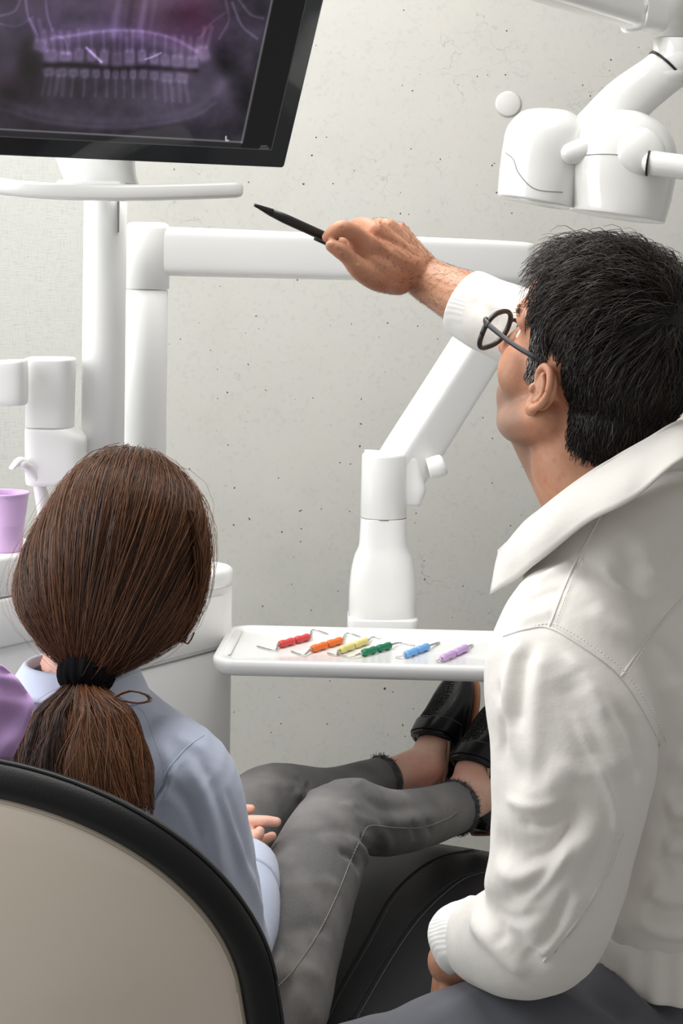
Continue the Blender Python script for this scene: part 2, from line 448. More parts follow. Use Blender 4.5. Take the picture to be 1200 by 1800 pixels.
# concrete with pores and hairline cracks
def concrete():
    s = M_('concrete', (196, 193, 184), 0.75, 0.25)
    big = s.noise(1.6, 5, 0.6); mid = s.noise(9, 5, 0.6); fine = s.noise(95, 3)
    c = s.mixcol(s.ramp(big, 0.3, 0.72), lin((173, 172, 165)), lin((188, 186, 179)))
    c = s.mixcol(s.ramp(mid, 0.35, 0.75), c, lin((182, 181, 176)))
    c = s.mixcol(s.ramp(fine, 0.55, 0.85), c, lin((169, 168, 162)))
    warm = s.noise(3.3, 3); c = s.mixcol(s.ramp(warm, 0.55, 0.8), c, lin((186, 182, 175)))
    mask = None
    for sc, thr, rnd in ((17, 0.085, 0.45), (48, 0.14, 0.62), (8, 0.035, 0.45)):
        v = s.node('ShaderNodeTexVoronoi'); v.inputs['Scale'].default_value = sc
        mp = s.node('ShaderNodeMapping'); mp.inputs['Location'].default_value = (sc * .37, 0.0, sc * .11)
        nz = s.node('ShaderNodeTexNoise'); nz.inputs['Scale'].default_value = 60
        ad = s.node('ShaderNodeMix', data_type='VECTOR'); ad.inputs[0].default_value = 0.012
        s.l.new(s.coord(), mp.inputs[0]); s.l.new(mp.outputs[0], nz.inputs['Vector'])
        s.l.new(mp.outputs[0], ad.inputs[4]); s.l.new(nz.outputs['Color'], ad.inputs[5]); s.l.new(ad.outputs[1], v.inputs['Vector'])
        sep = s.node('ShaderNodeSeparateColor'); s.l.new(v.outputs['Color'], sep.inputs[0])
        size = s.node('ShaderNodeMath', operation='MULTIPLY'); size.inputs[1].default_value = thr; s.l.new(sep.outputs[1], size.inputs[0])
        lt = s.node('ShaderNodeMath', operation='LESS_THAN'); s.l.new(v.outputs['Distance'], lt.inputs[0]); s.l.new(size.outputs[0], lt.inputs[1])
        pick = s.node('ShaderNodeMath', operation='GREATER_THAN'); pick.inputs[1].default_value = rnd; s.l.new(sep.outputs[0], pick.inputs[0])
        a = s.node('ShaderNodeMath', operation='MULTIPLY'); s.l.new(lt.outputs[0], a.inputs[0]); s.l.new(pick.outputs[0], a.inputs[1])
        if mask is None: mask = a.outputs[0]
        else:
            mx = s.node('ShaderNodeMath', operation='MAXIMUM'); s.l.new(mask, mx.inputs[0]); s.l.new(a.outputs[0], mx.inputs[1]); mask = mx.outputs[0]
    # hairline cracks in patches
    v = s.node('ShaderNodeTexVoronoi', feature='DISTANCE_TO_EDGE'); v.inputs['Scale'].default_value = 7
    nz = s.node('ShaderNodeTexNoise'); nz.inputs['Scale'].default_value = 14; nz.inputs['Detail'].default_value = 6
    ad = s.node('ShaderNodeMix', data_type='VECTOR'); ad.inputs[0].default_value = 0.18
    s.l.new(s.coord(), nz.inputs['Vector']); s.l.new(s.coord(), ad.inputs[4]); s.l.new(nz.outputs['Color'], ad.inputs[5]); s.l.new(ad.outputs[1], v.inputs['Vector'])
    lt = s.node('ShaderNodeMath', operation='LESS_THAN'); lt.inputs[1].default_value = 0.006; s.l.new(v.outputs['Distance'], lt.inputs[0])
    pt = s.ramp(s.noise(4.2, 4), 0.56, 0.66)
    cr = s.node('ShaderNodeMath', operation='MULTIPLY'); s.l.new(lt.outputs[0], cr.inputs[0]); s.l.new(pt, cr.inputs[1])
    c = s.mixcol(cr.outputs[0], c, lin((158, 156, 150)))
    c = s.mixcol(mask, c, lin((70, 67, 62)))
    s.base(c); s.bump(fine, 0.12, 0.002); s.bump(mid, 0.1, 0.006)
    inv = s.node('ShaderNodeMath', operation='SUBTRACT'); inv.inputs[0].default_value = 1; s.l.new(mask, inv.inputs[1]); s.bump(inv.outputs[0], 0.6, 0.002)
    return s.m
concrete_m = concrete()
def wallpaper():
    s = M_('woven_wallpaper', (200, 199, 191), 0.8, 0.2)
    a = s.noise(1, 2, 0.5, (500, 1, 40)); b = s.noise(1, 2, 0.5, (40, 1, 500))
    mx = s.node('ShaderNodeMath', operation='ADD'); s.l.new(a, mx.inputs[0]); s.l.new(b, mx.inputs[1])
    s.base(s.mixcol(s.ramp(mx.outputs[0], 0.6, 1.0), lin((166, 166, 161)), lin((184, 184, 179)))); s.bump(mx.outputs[0], 0.3, 0.002); return s.m
wallpaper_m = wallpaper()
floor_m = simple('grey_floor', (150, 150, 148), 0.5, 0.4, 0.08, 4)
# ------------------------------------------------------------------ the room
WALL = 3.8
xb = P(190, 600, WALL)[0]
def slab(x0, x1, y0, y1, z0, z1):
    return frame_box(((x0 + x1) / 2, (y0 + y1) / 2, (z0 + z1) / 2), (1, 0, 0), (0, 1, 0), (0, 0, 1), x1 - x0, y1 - y0, z1 - z0, 0.0)
obj('wall_back', slab(xb, 3.0, WALL, WALL + 0.2, 0, 3.2), concrete_m, smooth=False, kind='structure', label='bare grey concrete wall with dark pores', cat='wall')
obj('wall_left', slab(-3.0, xb, WALL, WALL + 0.2, 0, 3.2), wallpaper_m, smooth=False, kind='structure', label='pale textured wall behind the white pillars', cat='wall')
obj('floor', slab(-3.0, 3.0, -1.0, WALL, -0.1, 0), floor_m, smooth=False, kind='structure', label='plain grey clinic floor', cat='floor')
c = P(893, 183, WALL)
disc = lathe([(0.0005, 0.004), (0.024, 0.004), (0.0285, 0.002), (0.029, 0)], (c[0], WALL, c[2]), (1, 0, 0), (0, 0, 1), (0, -1, 0), 48)
obj('wall_cover_disc', disc, simple('cover_paint', (196, 195, 190), 0.7, 0.3, 0.02), label='small pale round cover disc on the concrete wall', cat='wall cover')

# ------------------------------------------------------------------ pillars and arms of the treatment unit
def cyl(px, y0, y1, d, r, cap_top=0.0, n=48):
    """upright cylinder whose axis passes the pixel column px, from pixel row y0 (top) to y1"""
    a, b = P(px, y0, d), P(px, y1, d)
    x, y = a[0], d
    zt, zb = a[2], b[2]
    prof = [(r * 0.02, zb), (r - 0.001, zb), (r, zb + 0.001)]
    if cap_top:
        for k in range(7):
            t = math.radians(15 * k); prof.append((r - cap_top + cap_top * math.cos(t), zt - cap_top + cap_top * math.sin(t)))
        prof.append((0.0005, zt))
    else: prof += [(r, zt - 0.001), (r - 0.001, zt), (r * 0.02, zt)]
    return lathe(prof, (x, y, 0), n=n)

# monitor pillar with its tray-like handle
DP = 2.86
ax = P(183, 560, DP)
pil = thing('monitor_pillar', 'tall white round pillar carrying the monitor, with a curved handle rail', 'pillar', (ax[0], DP, P(430, 1015, 3.10)[2] + 0.022))
zt, zb = P(183, 335, DP)[2], 0.0
ZLID = P(430, 1015, 3.10)[2] + 0.022
obj('post', lathe([(0.001, ZLID), (0.036, ZLID), (0.036, zt - 0.002), (0.034, zt), (0.001, zt)], (ax[0], DP, 0), n=56), white_satin, pil)
g = frame_box((P(212, 350, DP)[0], DP - 0.03, (P(212, 350, DP)[2] + P(212, 405, DP)[2]) / 2), (1, 0, 0), (0, 1, 0), (0, 0, 1), 0.003, 0.012, 0.06, 0.001)
obj('slot', g, seam_grey, pil)
# curved handle rail
railp = [P(-160, 300, 2.72), P(-60, 318, 2.64), P(60, 334, 2.585), P(200, 339, 2.565), P(320, 337, 2.575), P(412, 334, 2.6)]
rail = tube(railp, [(0.022, 0.0125)] * 6, 24, 8, p=4.5)
obj('handle_rail', rail, frost_plastic, pil)
hub = frame_box(P(175, 332, 2.7), (1, 0, 0), (0, 1, 0), (0, 0, 1), 0.1, 0.24, 0.016, 0.006)
obj('rail_bracket', hub, white_satin, pil)
nk = pixloft([(88, 265, 240, 268, 2.68, .03), (100, 280, 236, 282, 2.68, .03), (110, 305, 238, 306, 2.68, .032), (118, 326, 244, 326, 2.68, .035)], 40, 4, 5.0)
obj('neck', nk, white_satin, pil)

# tilted monitor
MA, MT = math.radians(30), math.radians(26)
e1 = A3(math.cos(MA), math.sin(MA), 0)
e2 = A3(math.sin(MT) * math.sin(MA), -math.sin(MT) * math.cos(MA), math.cos(MT))
en = A3(math.cos(MT) * math.sin(MA), -math.cos(MT) * math.cos(MA), -math.sin(MT))
corner = P(500, 297, 2.75)
MW, MH = 0.56, 0.36
mc = corner - e1 * MW / 2 + e2 * MH / 2
mon = thing('monitor', 'black framed monitor showing a purplish panoramic dental x-ray with reflected purple painted in', 'monitor', tuple(mc - e2 * MH / 2 - en * 0.02))
hs = place(prism(round_rect(MW, MH, 0.006, 4), 0.022, 0.003, 2, -0.026), mc, e1, e2, en)
obj('housing', hs, simple('monitor_back', (206, 206, 204), 0.4, 0.4, 0.02), mon)
bez = place(prism(round_rect(MW - 0.004, MH - 0.004, 0.005, 4), 0.004, 0.001, 2, -0.004), mc, e1, e2, en)
obj('glass_bezel', bez, black_gloss, mon)
obj('mount_block', frame_box(mc - en * 0.06 - e2 * 0.10, e1, e2, en, 0.14, 0.14, 0.07, 0.01), white_satin, mon)
# picture on the screen
BR, BB, BL, BT = 0.031, 0.031, 0.031, 0.022
nx, ny = 400, 250
gx = np.linspace(-MW / 2 + BL, MW / 2 - BR, nx); gy = np.linspace(-MH / 2 + BB, MH / 2 - BT, ny)
GX, GY = np.meshgrid(gx, gy)
SV = (mc + GX[..., None] * e1 + GY[..., None] * e2 + en * 0.0006).reshape(-1, 3)
idx = np.arange(nx * ny).reshape(ny, nx)
SF = np.stack([idx[:-1, :-1], idx[:-1, 1:], idx[1:, 1:], idx[1:, :-1]], -1).reshape(-1, 4)
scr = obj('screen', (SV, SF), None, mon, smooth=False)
pq = pix(SV); X, Y = pq[:, 0], pq[:, 1]
def fbm(X, Y, s, seed, octv=4):
    r = np.random.default_rng(seed); out = np.zeros_like(X); amp = 1
    for o in range(octv):
        g = r.random((64, 64)); f = s * 2 ** o
        u, v = (X * f) % 63, (Y * f) % 63
        i, j = u.astype(int), v.astype(int); a, b = u - i, v - j; a = a * a * (3 - 2 * a); b = b * b * (3 - 2 * b)
        out += amp * ((g[j, i] * (1 - a) + g[j, i + 1] * a) * (1 - b) + (g[j + 1, i] * (1 - a) + g[j + 1, i + 1] * a) * b - 0.5); amp *= 0.55
    return out
X2, Y2 = X + 400, Y + 700
def gl(x, y, w, h, ang=0, k=2):
    c, s = math.cos(ang), math.sin(ang); dx, dy = X - x, Y - y
    return np.exp(-(np.abs((dx * c + dy * s) / w) ** k + np.abs((-dx * s + dy * c) / h) ** k))
def line(pts, w):
    d, t = segdist(np.stack([X, Y, 0 * X], 1), catmull([(a, b, 0) for a, b in pts], 6)); return np.exp(-(d / w) ** 2)
nz1 = fbm(X2, Y2, 0.02, 3); nz2 = fbm(X2, Y2, 0.007, 4); nz3 = fbm(X2, Y2, 0.09, 9, 3)
I = 0.20 + 0.05 * nz1 + 0.09 * nz2
I += 0.10 * gl(190, 10, 170, 60) + 0.07 * gl(205, 175, 150, 42) - 0.05 * gl(210, 235, 260, 22)
I -= 0.13 * (gl(48, 108, 24, 36) + gl(392, 108, 22, 30)) + 0.09 * gl(8, 175, 26, 30) + 0.07 * gl(310, 28, 55, 18) + 0.06 * gl(150, 30, 40, 14) + 0.10 * gl(440, 170, 26, 60)
I += 0.09 * gl(15, 120, 26, 26, .4) + 0.10 * gl(388, 150, 15, 48, -0.45) + 0.08 * gl(440, 105, 16, 30) + 0.06 * gl(455, 60, 30, 22)
I += 0.06 * line([(-20, 170), (40, 190), (120, 208), (210, 214), (300, 206), (360, 180), (398, 140)], 10) + 0.05 * line([(0, 190), (80, 214), (210, 224), (330, 208), (380, 180)], 4)
I += 0.13 * line([(90, 68), (130, 62), (190, 54), (250, 55), (305, 68), (345, 90)], 3.5) + 0.08 * line([(90, 70), (200, 58), (345, 92)], 14)
for pts, k in (([(0, 28), (25, 20), (36, 0)], 1), ([(45, 0), (50, 30), (66, 62)], 1.3), ([(80, 0), (84, 30), (92, 52)], 1), ([(385, 68), (402, 35), (396, 0)], .9), ([(408, 5), (425, 45), (452, 68)], 1.3), ([(420, 0), (440, 25), (462, 32)], 1), ([(0, 42), (30, 46), (58, 30)], .6), ([(352, 66), (372, 40), (396, 22)], .6)):
    I += 0.10 * k * line(pts, 2.4) * (1 + .6 * nz1)
for x, w, k in ((204, 7, .09), (228, 5, -.05), (250, 6, .11), (268, 5, .05)):
    I += k * line([(x + 6, -5), (x, 30), (x - 5, 62)], w)
I -= 0.10 * line([(80, 115), (140, 115), (200, 121), (270, 119), (345, 124)], 4.5)
def tooth(x, y, w, h, up, lean, k=1.0):
    """crown with bright enamel rim, root tapering away"""
    global I
    d = 1 if up else -1
    cr = gl(x, y, w, h, lean, 3.4); core = gl(x, y - d * h * .15, w * .6, h * .6, lean, 3)
    I = I + k * (0.25 * cr - 0.08 * core)
    for rr in ((-.45, .45) if w > 9.5 else (0,)):
        bx = x + rr * w; ex_ = bx + lean * -d * 26 + rr * 3
        I = I + k * 0.10 * line([(bx, y - d * h * .8), ((bx + ex_) / 2, y - d * (h + 14)), (ex_, y - d * (h + 32))], max(2.6, w * .30))
        I = I - k * 0.035 * line([(bx, y - d * h), (ex_, y - d * (h + 28))], 0.9)
    I = I - 0.05 * gl(x + w + .5, y, 1.4, h * .8, lean, 2)
for x, y, w, h, ln_ in ((70, 80, 12, 12, .3), (89, 98, 13, 12, .15), (115, 99, 13, 10, .05), (139, 97, 9, 13, .05), (161, 98, 8.5, 11, .02), (183, 101, 8.5, 14, .05), (206, 105, 10, 13, 0), (228, 101, 10, 14, 0), (250, 99, 8, 12, -.03), (271, 103, 8.5, 11, -.05), (290, 106, 8.5, 11, -.05), (312, 108, 12.5, 12, -.1), (338, 110, 11.5, 11, -.15), (358, 94, 11.5, 14, -.3)):
    tooth(x, y, w, h, True, ln_, rng.uniform(.75, 1.1))
for x, y, w, h, ln_ in ((86, 126, 10, 8, -.25), (108, 127, 11, 8, -.2), (129, 128, 9, 8, -.15), (149, 129, 8.5, 8, -.1), (169, 129, 7.5, 8, -.06), (188, 129, 6, 9, -.03), (203, 130, 6, 9, 0), (218, 130, 6, 9, 0), (234, 130, 6, 9, 0), (252, 130, 7.5, 9, .05), (271, 133, 8.5, 8, .08), (294, 136, 11.5, 9, .12), (320, 137, 12, 9, .15)):
    tooth(x, y, w, h, False, ln_, rng.uniform(.6, .9))
I += 0.42 * line([(152, 84), (178, 109)], 2.3) + 0.26 * line([(256, 104), (268, 100), (283, 93)], 1.8) + 0.12 * line([(96, 62), (114, 70), (120, 96)], 1.3) + .10 * line([(110, 94), (124, 94)], 3)
I += 0.025 * nz3
lx = 425 + (250 - Y) * 53 / 250.0
inside = (X < lx) & (Y < 227 + X * 23 / 425)
I = np.clip(I, 0.02, 1)
pur = np.clip(0.55 * gl(210, 60, 160, 55) + 0.25 * gl(60, 40, 80, 60) + 0.2, 0, 1)  # purple weight: screen hue plus a reflected purple, painted into the picture
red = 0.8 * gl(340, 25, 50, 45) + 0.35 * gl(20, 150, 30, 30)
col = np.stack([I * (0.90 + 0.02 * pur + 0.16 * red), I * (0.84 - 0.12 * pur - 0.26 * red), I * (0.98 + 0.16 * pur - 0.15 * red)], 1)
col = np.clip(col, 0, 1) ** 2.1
col[~inside] = np.where((X[~inside] > lx[~inside])[:, None], A3(0.004, 0.004, 0.005), A3(0.012, 0.011, 0.014))
edge = np.exp(-((X - lx) / 1.6) ** 2) * (Y < 252) * 0.10
base_l = np.exp(-((Y - 227 - X * 23 / 425) / 1.2) ** 2) * (X < lx) * 0.12
col += (edge + base_l)[:, None]
Lm = np.maximum(line([(397, 240), (397, 247)], 0.9), line([(397, 247), (401, 247)], 0.9)); col += 0.6 * Lm[:, None]   # the letter L on the x-ray
for yy, w in ((257, 8), (261, 14)):
    col += (0.07 * np.exp(-((Y - yy) / 1.2) ** 2) * (np.abs(X - 464) < w / 2 + 2))[:, None]
GI = np.arange(nx * ny); brd = ((GI % nx) >= nx - 2) | (GI // nx < 2)
col[brd] = 0.035
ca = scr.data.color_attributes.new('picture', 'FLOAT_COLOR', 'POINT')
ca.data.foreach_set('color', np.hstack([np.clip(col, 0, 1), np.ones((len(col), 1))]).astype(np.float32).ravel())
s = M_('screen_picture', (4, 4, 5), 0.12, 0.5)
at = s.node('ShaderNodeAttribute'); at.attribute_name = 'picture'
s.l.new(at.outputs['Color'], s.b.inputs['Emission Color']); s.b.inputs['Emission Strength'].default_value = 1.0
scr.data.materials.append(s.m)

# delivery arm: post, long beam, sloping arm, wrist and foot
DA = 2.96
ap = P(257, 600, DA)
arm = thing('delivery_arm', 'white jointed swing arm with long beam holding the instrument tray', 'arm', (ap[0], DA, ZLID))
zs = P(257, 509, DA)[2]
obj('post', lathe([(0.001, ZLID), (0.0365, ZLID), (0.0365, zs - 0.002), (0.035, zs), (0.001, zs)], (ap[0], DA, 0), n=56), white_satin, arm)
ztop = P(257, 391, DA)[2]
prof = [(0.001, zs + 0.0012), (0.0375, zs + 0.0012), (0.0385, zs + 0.002)] + [(0.0385 - 0.012 + 0.012 * math.cos(math.radians(15 * k)), ztop - 0.012 + 0.012 * math.sin(math.radians(15 * k))) for k in range(7)] + [(0.001, ztop)]
obj('post_cap', lathe(prof, (ap[0], DA, 0), n=56), white_satin, arm)
b0, b1 = P(262, 441, DA - 0.002), P(926, 462, 3.32)
ex = nrm(b1 - b0); ey = nrm(np.cross((0, 0, 1), ex)); ez = np.cross(ex, ey)
L = np.linalg.norm(b1 - b0)
bm_rows = []
for t, hw, hh in ((0, .030, .040), (.05, .032, .0425), (.3, .032, .0425), (.7, .032, .042), (.97, .031, .040), (1.0, .026, .034)):
    bm_rows.append((b0 + ex * L * t, ey * hw, ez * hh))
obj('beam', ringloft(bm_rows, 48, 3, 6.0), white_satin, arm)
pn = frame_box(b0 + ex * 0.055 + ez * 0.006 - ey * 0.0318, ex, ey, ez, 0.075, 0.003, 0.05, 0.0012)
elb = P(895, 470, 3.32)
obj('elbow', lathe([(.001, -.09), (.036, -.09), (.038, -.085), (.038, .0), (.034, .005), (.001, .006)], elb, n=40), white_satin, arm)
# sloping arm: two flat faces
d0, d1 = P(872, 560, 3.30), P(696, 838, 3.235)
dx = nrm(d1 - d0); dy = nrm(np.cross(dx, (0.55, -0.83, 0.0))); dz = np.cross(dx, dy)
Ld = np.linalg.norm(d1 - d0)
sl_rows = [(d0 + dx * Ld * t, dy * hw, dz * hh) for t, hw, hh in ((-.05, .040, .040), (.0, .042, .042), (.45, .042, .042), (.85, .043, .042), (1.0, .042, .040))]
obj('sloping_arm', ringloft(sl_rows, 48, 3, 7.0), white_satin, arm)
kb = P(775, 818, 3.10)
obj('lock_knob', tube([P(752, 824, 3.2), P(760, 822, 3.2), P(776, 818, 3.2), P(782, 816, 3.2)], [0.019, 0.0205, 0.021, 0.016], 32, 2, cap=False), white_plastic, arm)
lk = pixloft([(640, 792, 735, 800, 3.225, .031), (665, 830, 742, 836, 3.225, .031), (690, 865, 748, 862, 3.225, .031), (700, 884, 738, 888, 3.225, .027)], 40, 4, 3.5)
obj('joint_cover', lk, white_satin, arm)
DW = 3.205; QW = 3.205 / 3.08
wp = P(674, 900, DW)
zc, zt2 = P(674, 909, DW)[2], P(674, 795, DW)[2]
prof = [(0.001, zc + 0.0012), (0.0415 * QW, zc + 0.0012), (0.042 * QW, zc + 0.002)] + [(0.0405 * QW - 0.008 + 0.008 * math.cos(math.radians(15 * k)), zt2 - 0.008 + 0.008 * math.sin(math.radians(15 * k))) for k in range(7)] + [(0.001, zt2 + 0.002)]
obj('wrist_cap', lathe(prof, (wp[0], DW, 0), n=56), white_plastic, arm)
obj('wrist_gap', lathe([(0.001, zc - .001), (0.0422, zc - .001), (0.0422, zc + .0015), (0.001, zc + .0015)], (wp[0], DW, 0), n=48), seam_grey, arm)
TZ = P(520, 1103, 3.16)[2]
z965, z985, z1100 = P(674, 960, DW)[2], P(674, 990, DW)[2], TZ + 0.016
cxy = A3(wp[0], DW, 0)
def ring_at(z, hx, hy): return (cxy + A3(0, 0, z), A3(hx * QW, 0, 0), A3(0, hy, 0))
col_rows = [ring_at(zc - 0.0003, .041, .041), ring_at(zc - 0.002, .0415, .0415), ring_at((zc + z965) / 2, .0425, .042), ring_at(z965, .0445, .043), ring_at((z965 + z985) / 2 - .004, .052, .046),
            ring_at(z985 - .014, .0575, .049), ring_at((z985 + z1100) / 2, .0605, .05), ring_at(z1100 + .02, .061, .05), ring_at(z1100 + .002, .0615, .05), ring_at(z1100, .0615, .05)]
obj('wrist_column', ringloft(col_rows, 48, 4, 3.0), white_plastic, arm)
obj('foot', place(prism(round_rect(.131, .104, .016, 6), .06, .004, 2, TZ - .043), cxy, (1, 0, 0), (0, 1, 0), (0, 0, 1)), white_plastic, arm)

obj('tray_holder', frame_box(cxy + A3(0, -.09, TZ - .034), (1, 0, 0), (0, 1, 0), (0, 0, 1), .11, .18, .018, .004), white_plastic, arm)
# instrument tray with raised lip
ty = math.radians(-3.0); tx = A3(math.cos(ty), math.sin(ty), 0); tyv = A3(-math.sin(ty), math.cos(ty), 0)
fl = onz(368, 1160, TZ + 0.006)
TW, TD = 0.62, 0.287
tc_ = A3(fl[0], fl[1], TZ) + tx * (TW / 2) + tyv * (TD / 2)
def tray_ring(w, h, r, z): return [np.append(q, z) for q in np.array(round_rect(w, h, r, 7))]
TR = np.array([tray_ring(TW - .05, TD - .05, .03, -.022), tray_ring(TW - .022, TD - .022, .035, -.022), tray_ring(TW - .008, TD - .008, .04, -.015), tray_ring(TW, TD, .042, -.004),
               tray_ring(TW - .002, TD - .002, .042, .003), tray_ring(TW - .008, TD - .008, .04, .006), tray_ring(TW - .05, TD - .022, .03, .0055), tray_ring(TW - .056, TD - .027, .03, .002), tray_ring(TW - .075, TD - .04, .025, .0)])
tray = thing('instrument_tray', 'flat white rectangular tray with six coloured dental instruments lying on it', 'tray', tuple(tc_ + A3(0, 0, -.022)))
obj('tray_body', place(rings_mesh(TR), tc_, tx, tyv, (0, 0, 1)), white_plastic, tray, sharp=50)
gr = place(prism(round_rect(.016, TD - .09, .007, 5), .0012, .0004, 1, 0), tc_ + tx * (-TW / 2 + .022) + A3(0, 0, .0046), tx, tyv, (0, 0, 1))
obj('grip_groove', gr, simple('groove_grey', (228, 228, 226), 0.4, 0.4, 0.02), tray)

# six instruments with a pair of grips each
inst = [('red', (218, 74, 74), [(452, 1136), (482, 1143), (490, 1133)], (491, 1133), (543, 1119), [(546, 1117), (550, 1107), (576, 1114)]),
        ('orange', (240, 116, 40), [(512, 1145), (533, 1151), (547, 1141)], (548, 1141), (600, 1125), [(603, 1123), (610, 1113), (633, 1119)]),
        ('pale yellow', (232, 218, 140), [(576, 1148), (590, 1151), (596, 1143)], (597, 1143), (645, 1126), [(647, 1124), (655, 1120), (668, 1122)]),
        ('dark green', (24, 122, 84), [(590, 1150), (616, 1154), (635, 1147)], (637, 1148), (686, 1134), [(690, 1132), (702, 1130), (728, 1134)]),
        ('light blue', (112, 172, 232), [(696, 1155), (711, 1149)], (712, 1151), (752, 1136), [(754, 1135), (771, 1129)]),
        ('lilac', (200, 164, 214), [(767, 1162), (775, 1158)], (776, 1158), (820, 1138), [(821, 1137), (829, 1133)])]
order = ['leftmost', 'second from left', 'third from left', 'fourth from left', 'fifth from left', 'rightmost']
for (cn, rgb, lt2, ga, gb, rt), od in zip(inst, order):
    r = 0.0068
    a, b = onz(*ga, TZ + r), onz(*gb, TZ + r)
    th = thing('dental_instrument', f'dental hand instrument with {cn} silicone grips, {od} on the white tray', 'dental instrument', (*((a + b) / 2)[:2], TZ), 'dental instruments on the tray')
    m = simple('grip_' + cn.replace(' ', '_'), rgb, 0.4, 0.45, 0.03)
    ax_ = nrm(b - a); Lg = np.linalg.norm(b - a); side = nrm(np.cross(ax_, (0, 0, 1))); upv = np.cross(side, ax_)
    for k in (0, 1):
        L2 = Lg * 0.475; s0 = a + ax_ * (k * Lg * 0.525)
        pr = [(.0012, 0), (r * .72, .0), (r * .95, L2 * .1), (r * .98, L2 * .25), (r * .8, L2 * .5), (r * .98, L2 * .75), (r * .92, L2 * .92), (r * .6, L2), (.0012, L2)]
        obj('grip', lathe(pr, s0, side, upv, ax_, 20), m, th)
    obj('handle_rod', tube([a - ax_ * .004, b + ax_ * .004], .0027, 12, 1), steel, th)
    for pts_, root, sgn in ((lt2[::-1], a, -1), (rt, b, 1)):
        w = [root + ax_ * sgn * .004]
        flat = len(pts_) < 3
        for i, q in enumerate(pts_[1:] if len(pts_) > 2 else pts_[-1:]):
            w.append(onz(*q, TZ + (.0035 if i == 0 and not flat else .0022)))
        rad = [(.0023, .0023)] + [(.0013, .0013)] * (len(w) - 1) if not flat else [(.002, .002), (.0035, .0009)]
        obj('shank', tube(w, rad, 10, 4), steel, th)

# assistant arm block at the left
aa = thing('assistant_arm', 'squat white swivel arm block beside the tall pillar', 'arm', tuple(P(90, 850, 2.84)))
obj('upper_block', pixloft([(50, 628, 126, 629, 2.82, .036), (47, 630, 130, 631, 2.82, .042), (47, 642, 131, 642, 2.82, .043), (48, 700, 129, 701, 2.82, .043), (48, 746, 128, 747, 2.82, .043), (49, 747, 127, 748, 2.82, .042)], 48, 3, 4.0), white_satin, aa)
obj('side_arm', pixloft([(-130, 640, 44, 632, 2.74, .028), (-135, 646, 46, 637, 2.74, .032), (-135, 676, 47, 676, 2.74, .033), (-135, 706, 46, 707, 2.74, .032), (-130, 712, 43, 712, 2.74, .026)], 48, 3, 6.0), white_satin, aa)
obj('lower_block', pixloft([(50, 749, 128, 750, 2.82, .042), (47, 752, 150, 768, 2.82, .044), (47, 790, 152, 792, 2.82, .044), (48, 842, 152, 842, 2.82, .044), (52, 850, 150, 850, 2.82, .04)], 48, 3, 4.0), white_satin, aa)

# side cabinet and cup station
ce = nrm(A3(-0.60, -0.80, 0)); cn_ = A3(0.80, -0.60, 0)      # along the front (towards the viewer), out of the front
Rc = A3(*P(420, 1018, 3.10)[:2], 0)
ztopc = P(430, 1015, 3.10)[2]
cab = thing('side_cabinet', 'white cabinet with rounded lid and inset drawer front behind the woman', 'cabinet', tuple(Rc + ce * .19 - cn_ * .15))
cw, cd = 0.38, 0.30
cc = Rc + ce * cw / 2 - cn_ * cd / 2
obj('body', place(prism(round_rect(cw, cd, .03, 6), ztopc - 0.012, .003, 2, 0), cc, ce, -cn_, (0, 0, 1)), white_satin, cab, sharp=40)
obj('lid', place(prism(round_rect(cw + .02, cd + .02, .06, 8), .034, .011, 4, ztopc - .012), cc, ce, -cn_, (0, 0, 1)), white_plastic, cab, sharp=50)
zb1, zb0 = P(395, 1048, 3.05)[2], P(395, 1137, 3.05)[2]
obj('drawer_front', frame_box(Rc + ce * (.045 + .14) + cn_ * .001 + A3(0, 0, (zb0 + zb1) / 2), ce, cn_, (0, 0, 1), .28, .006, zb1 - zb0, .002), white_satin, cab)
obj('seam', frame_box(Rc + ce * .19 + cn_ * .0005 + A3(0, 0, zb0 - .006), ce, cn_, (0, 0, 1), .33, .002, .0025, 0), seam_grey, cab)
Rs = A3(*P(100, 950, 2.82)[:2], 0)
ztops = onz(20, 971, 0)[2]; ztops = P(30, 969, 2.68)[2]
cup_c = P(8, 968, 2.72)
ztops = cup_c[2]
cs = thing('cup_station', 'white boxy spittoon unit with stepped sides under the lilac cup', 'spittoon', tuple(A3(cup_c[0], cup_c[1], 0)))
sc_ = A3(cup_c[0], cup_c[1], 0) - cn_ * .05 + ce * .12
obj('top_tier', place(prism(round_rect(.46, .20, .02, 5), .062, .005, 2, ztops - .062), sc_, ce, -cn_, (0, 0, 1)), white_satin, cs, sharp=45)
obj('middle_tier', place(prism(round_rect(.462, .205, .02, 5), .075, .004, 2, ztops - .139), sc_, ce, -cn_, (0, 0, 1)), white_satin, cs, sharp=45)
obj('pedestal', place(prism(round_rect(.43, .19, .03, 5), ztops - .141, .004, 2, 0), sc_, ce, -cn_, (0, 0, 1)), white_satin, cs, sharp=45)
sp = [P(78, 930, 2.80), P(77, 895, 2.80), P(68, 850, 2.79), P(52, 824, 2.78), P(40, 816, 2.77)]
obj('filler_spout', join([tube(sp, [(.013, .011), (.0125, .011), (.012, .01), (.0105, .0085), (.0095, .0075)], 20, 5), tube([P(45, 817, 2.775), P(34, 811, 2.772), P(20, 823, 2.765)], [(.011, .0085), (.011, .0075), (.010, .003)], 20, 5)]), white_plastic, cs)
zr = P(10, 866, 2.72)[2] - ztops
cup = [(.001, 0.0), (.026, 0), (.0275, .002), (.0315, zr * .45), (.0318, zr * .46), (.0315, zr * .48), (.0362, zr * .88), (.0368, zr * .97), (.0385, zr * .98), (.0388, zr), (.0375, zr + .0012), (.0358, zr), (.034, zr * .88), (.0265, .004), (.001, .0035)]
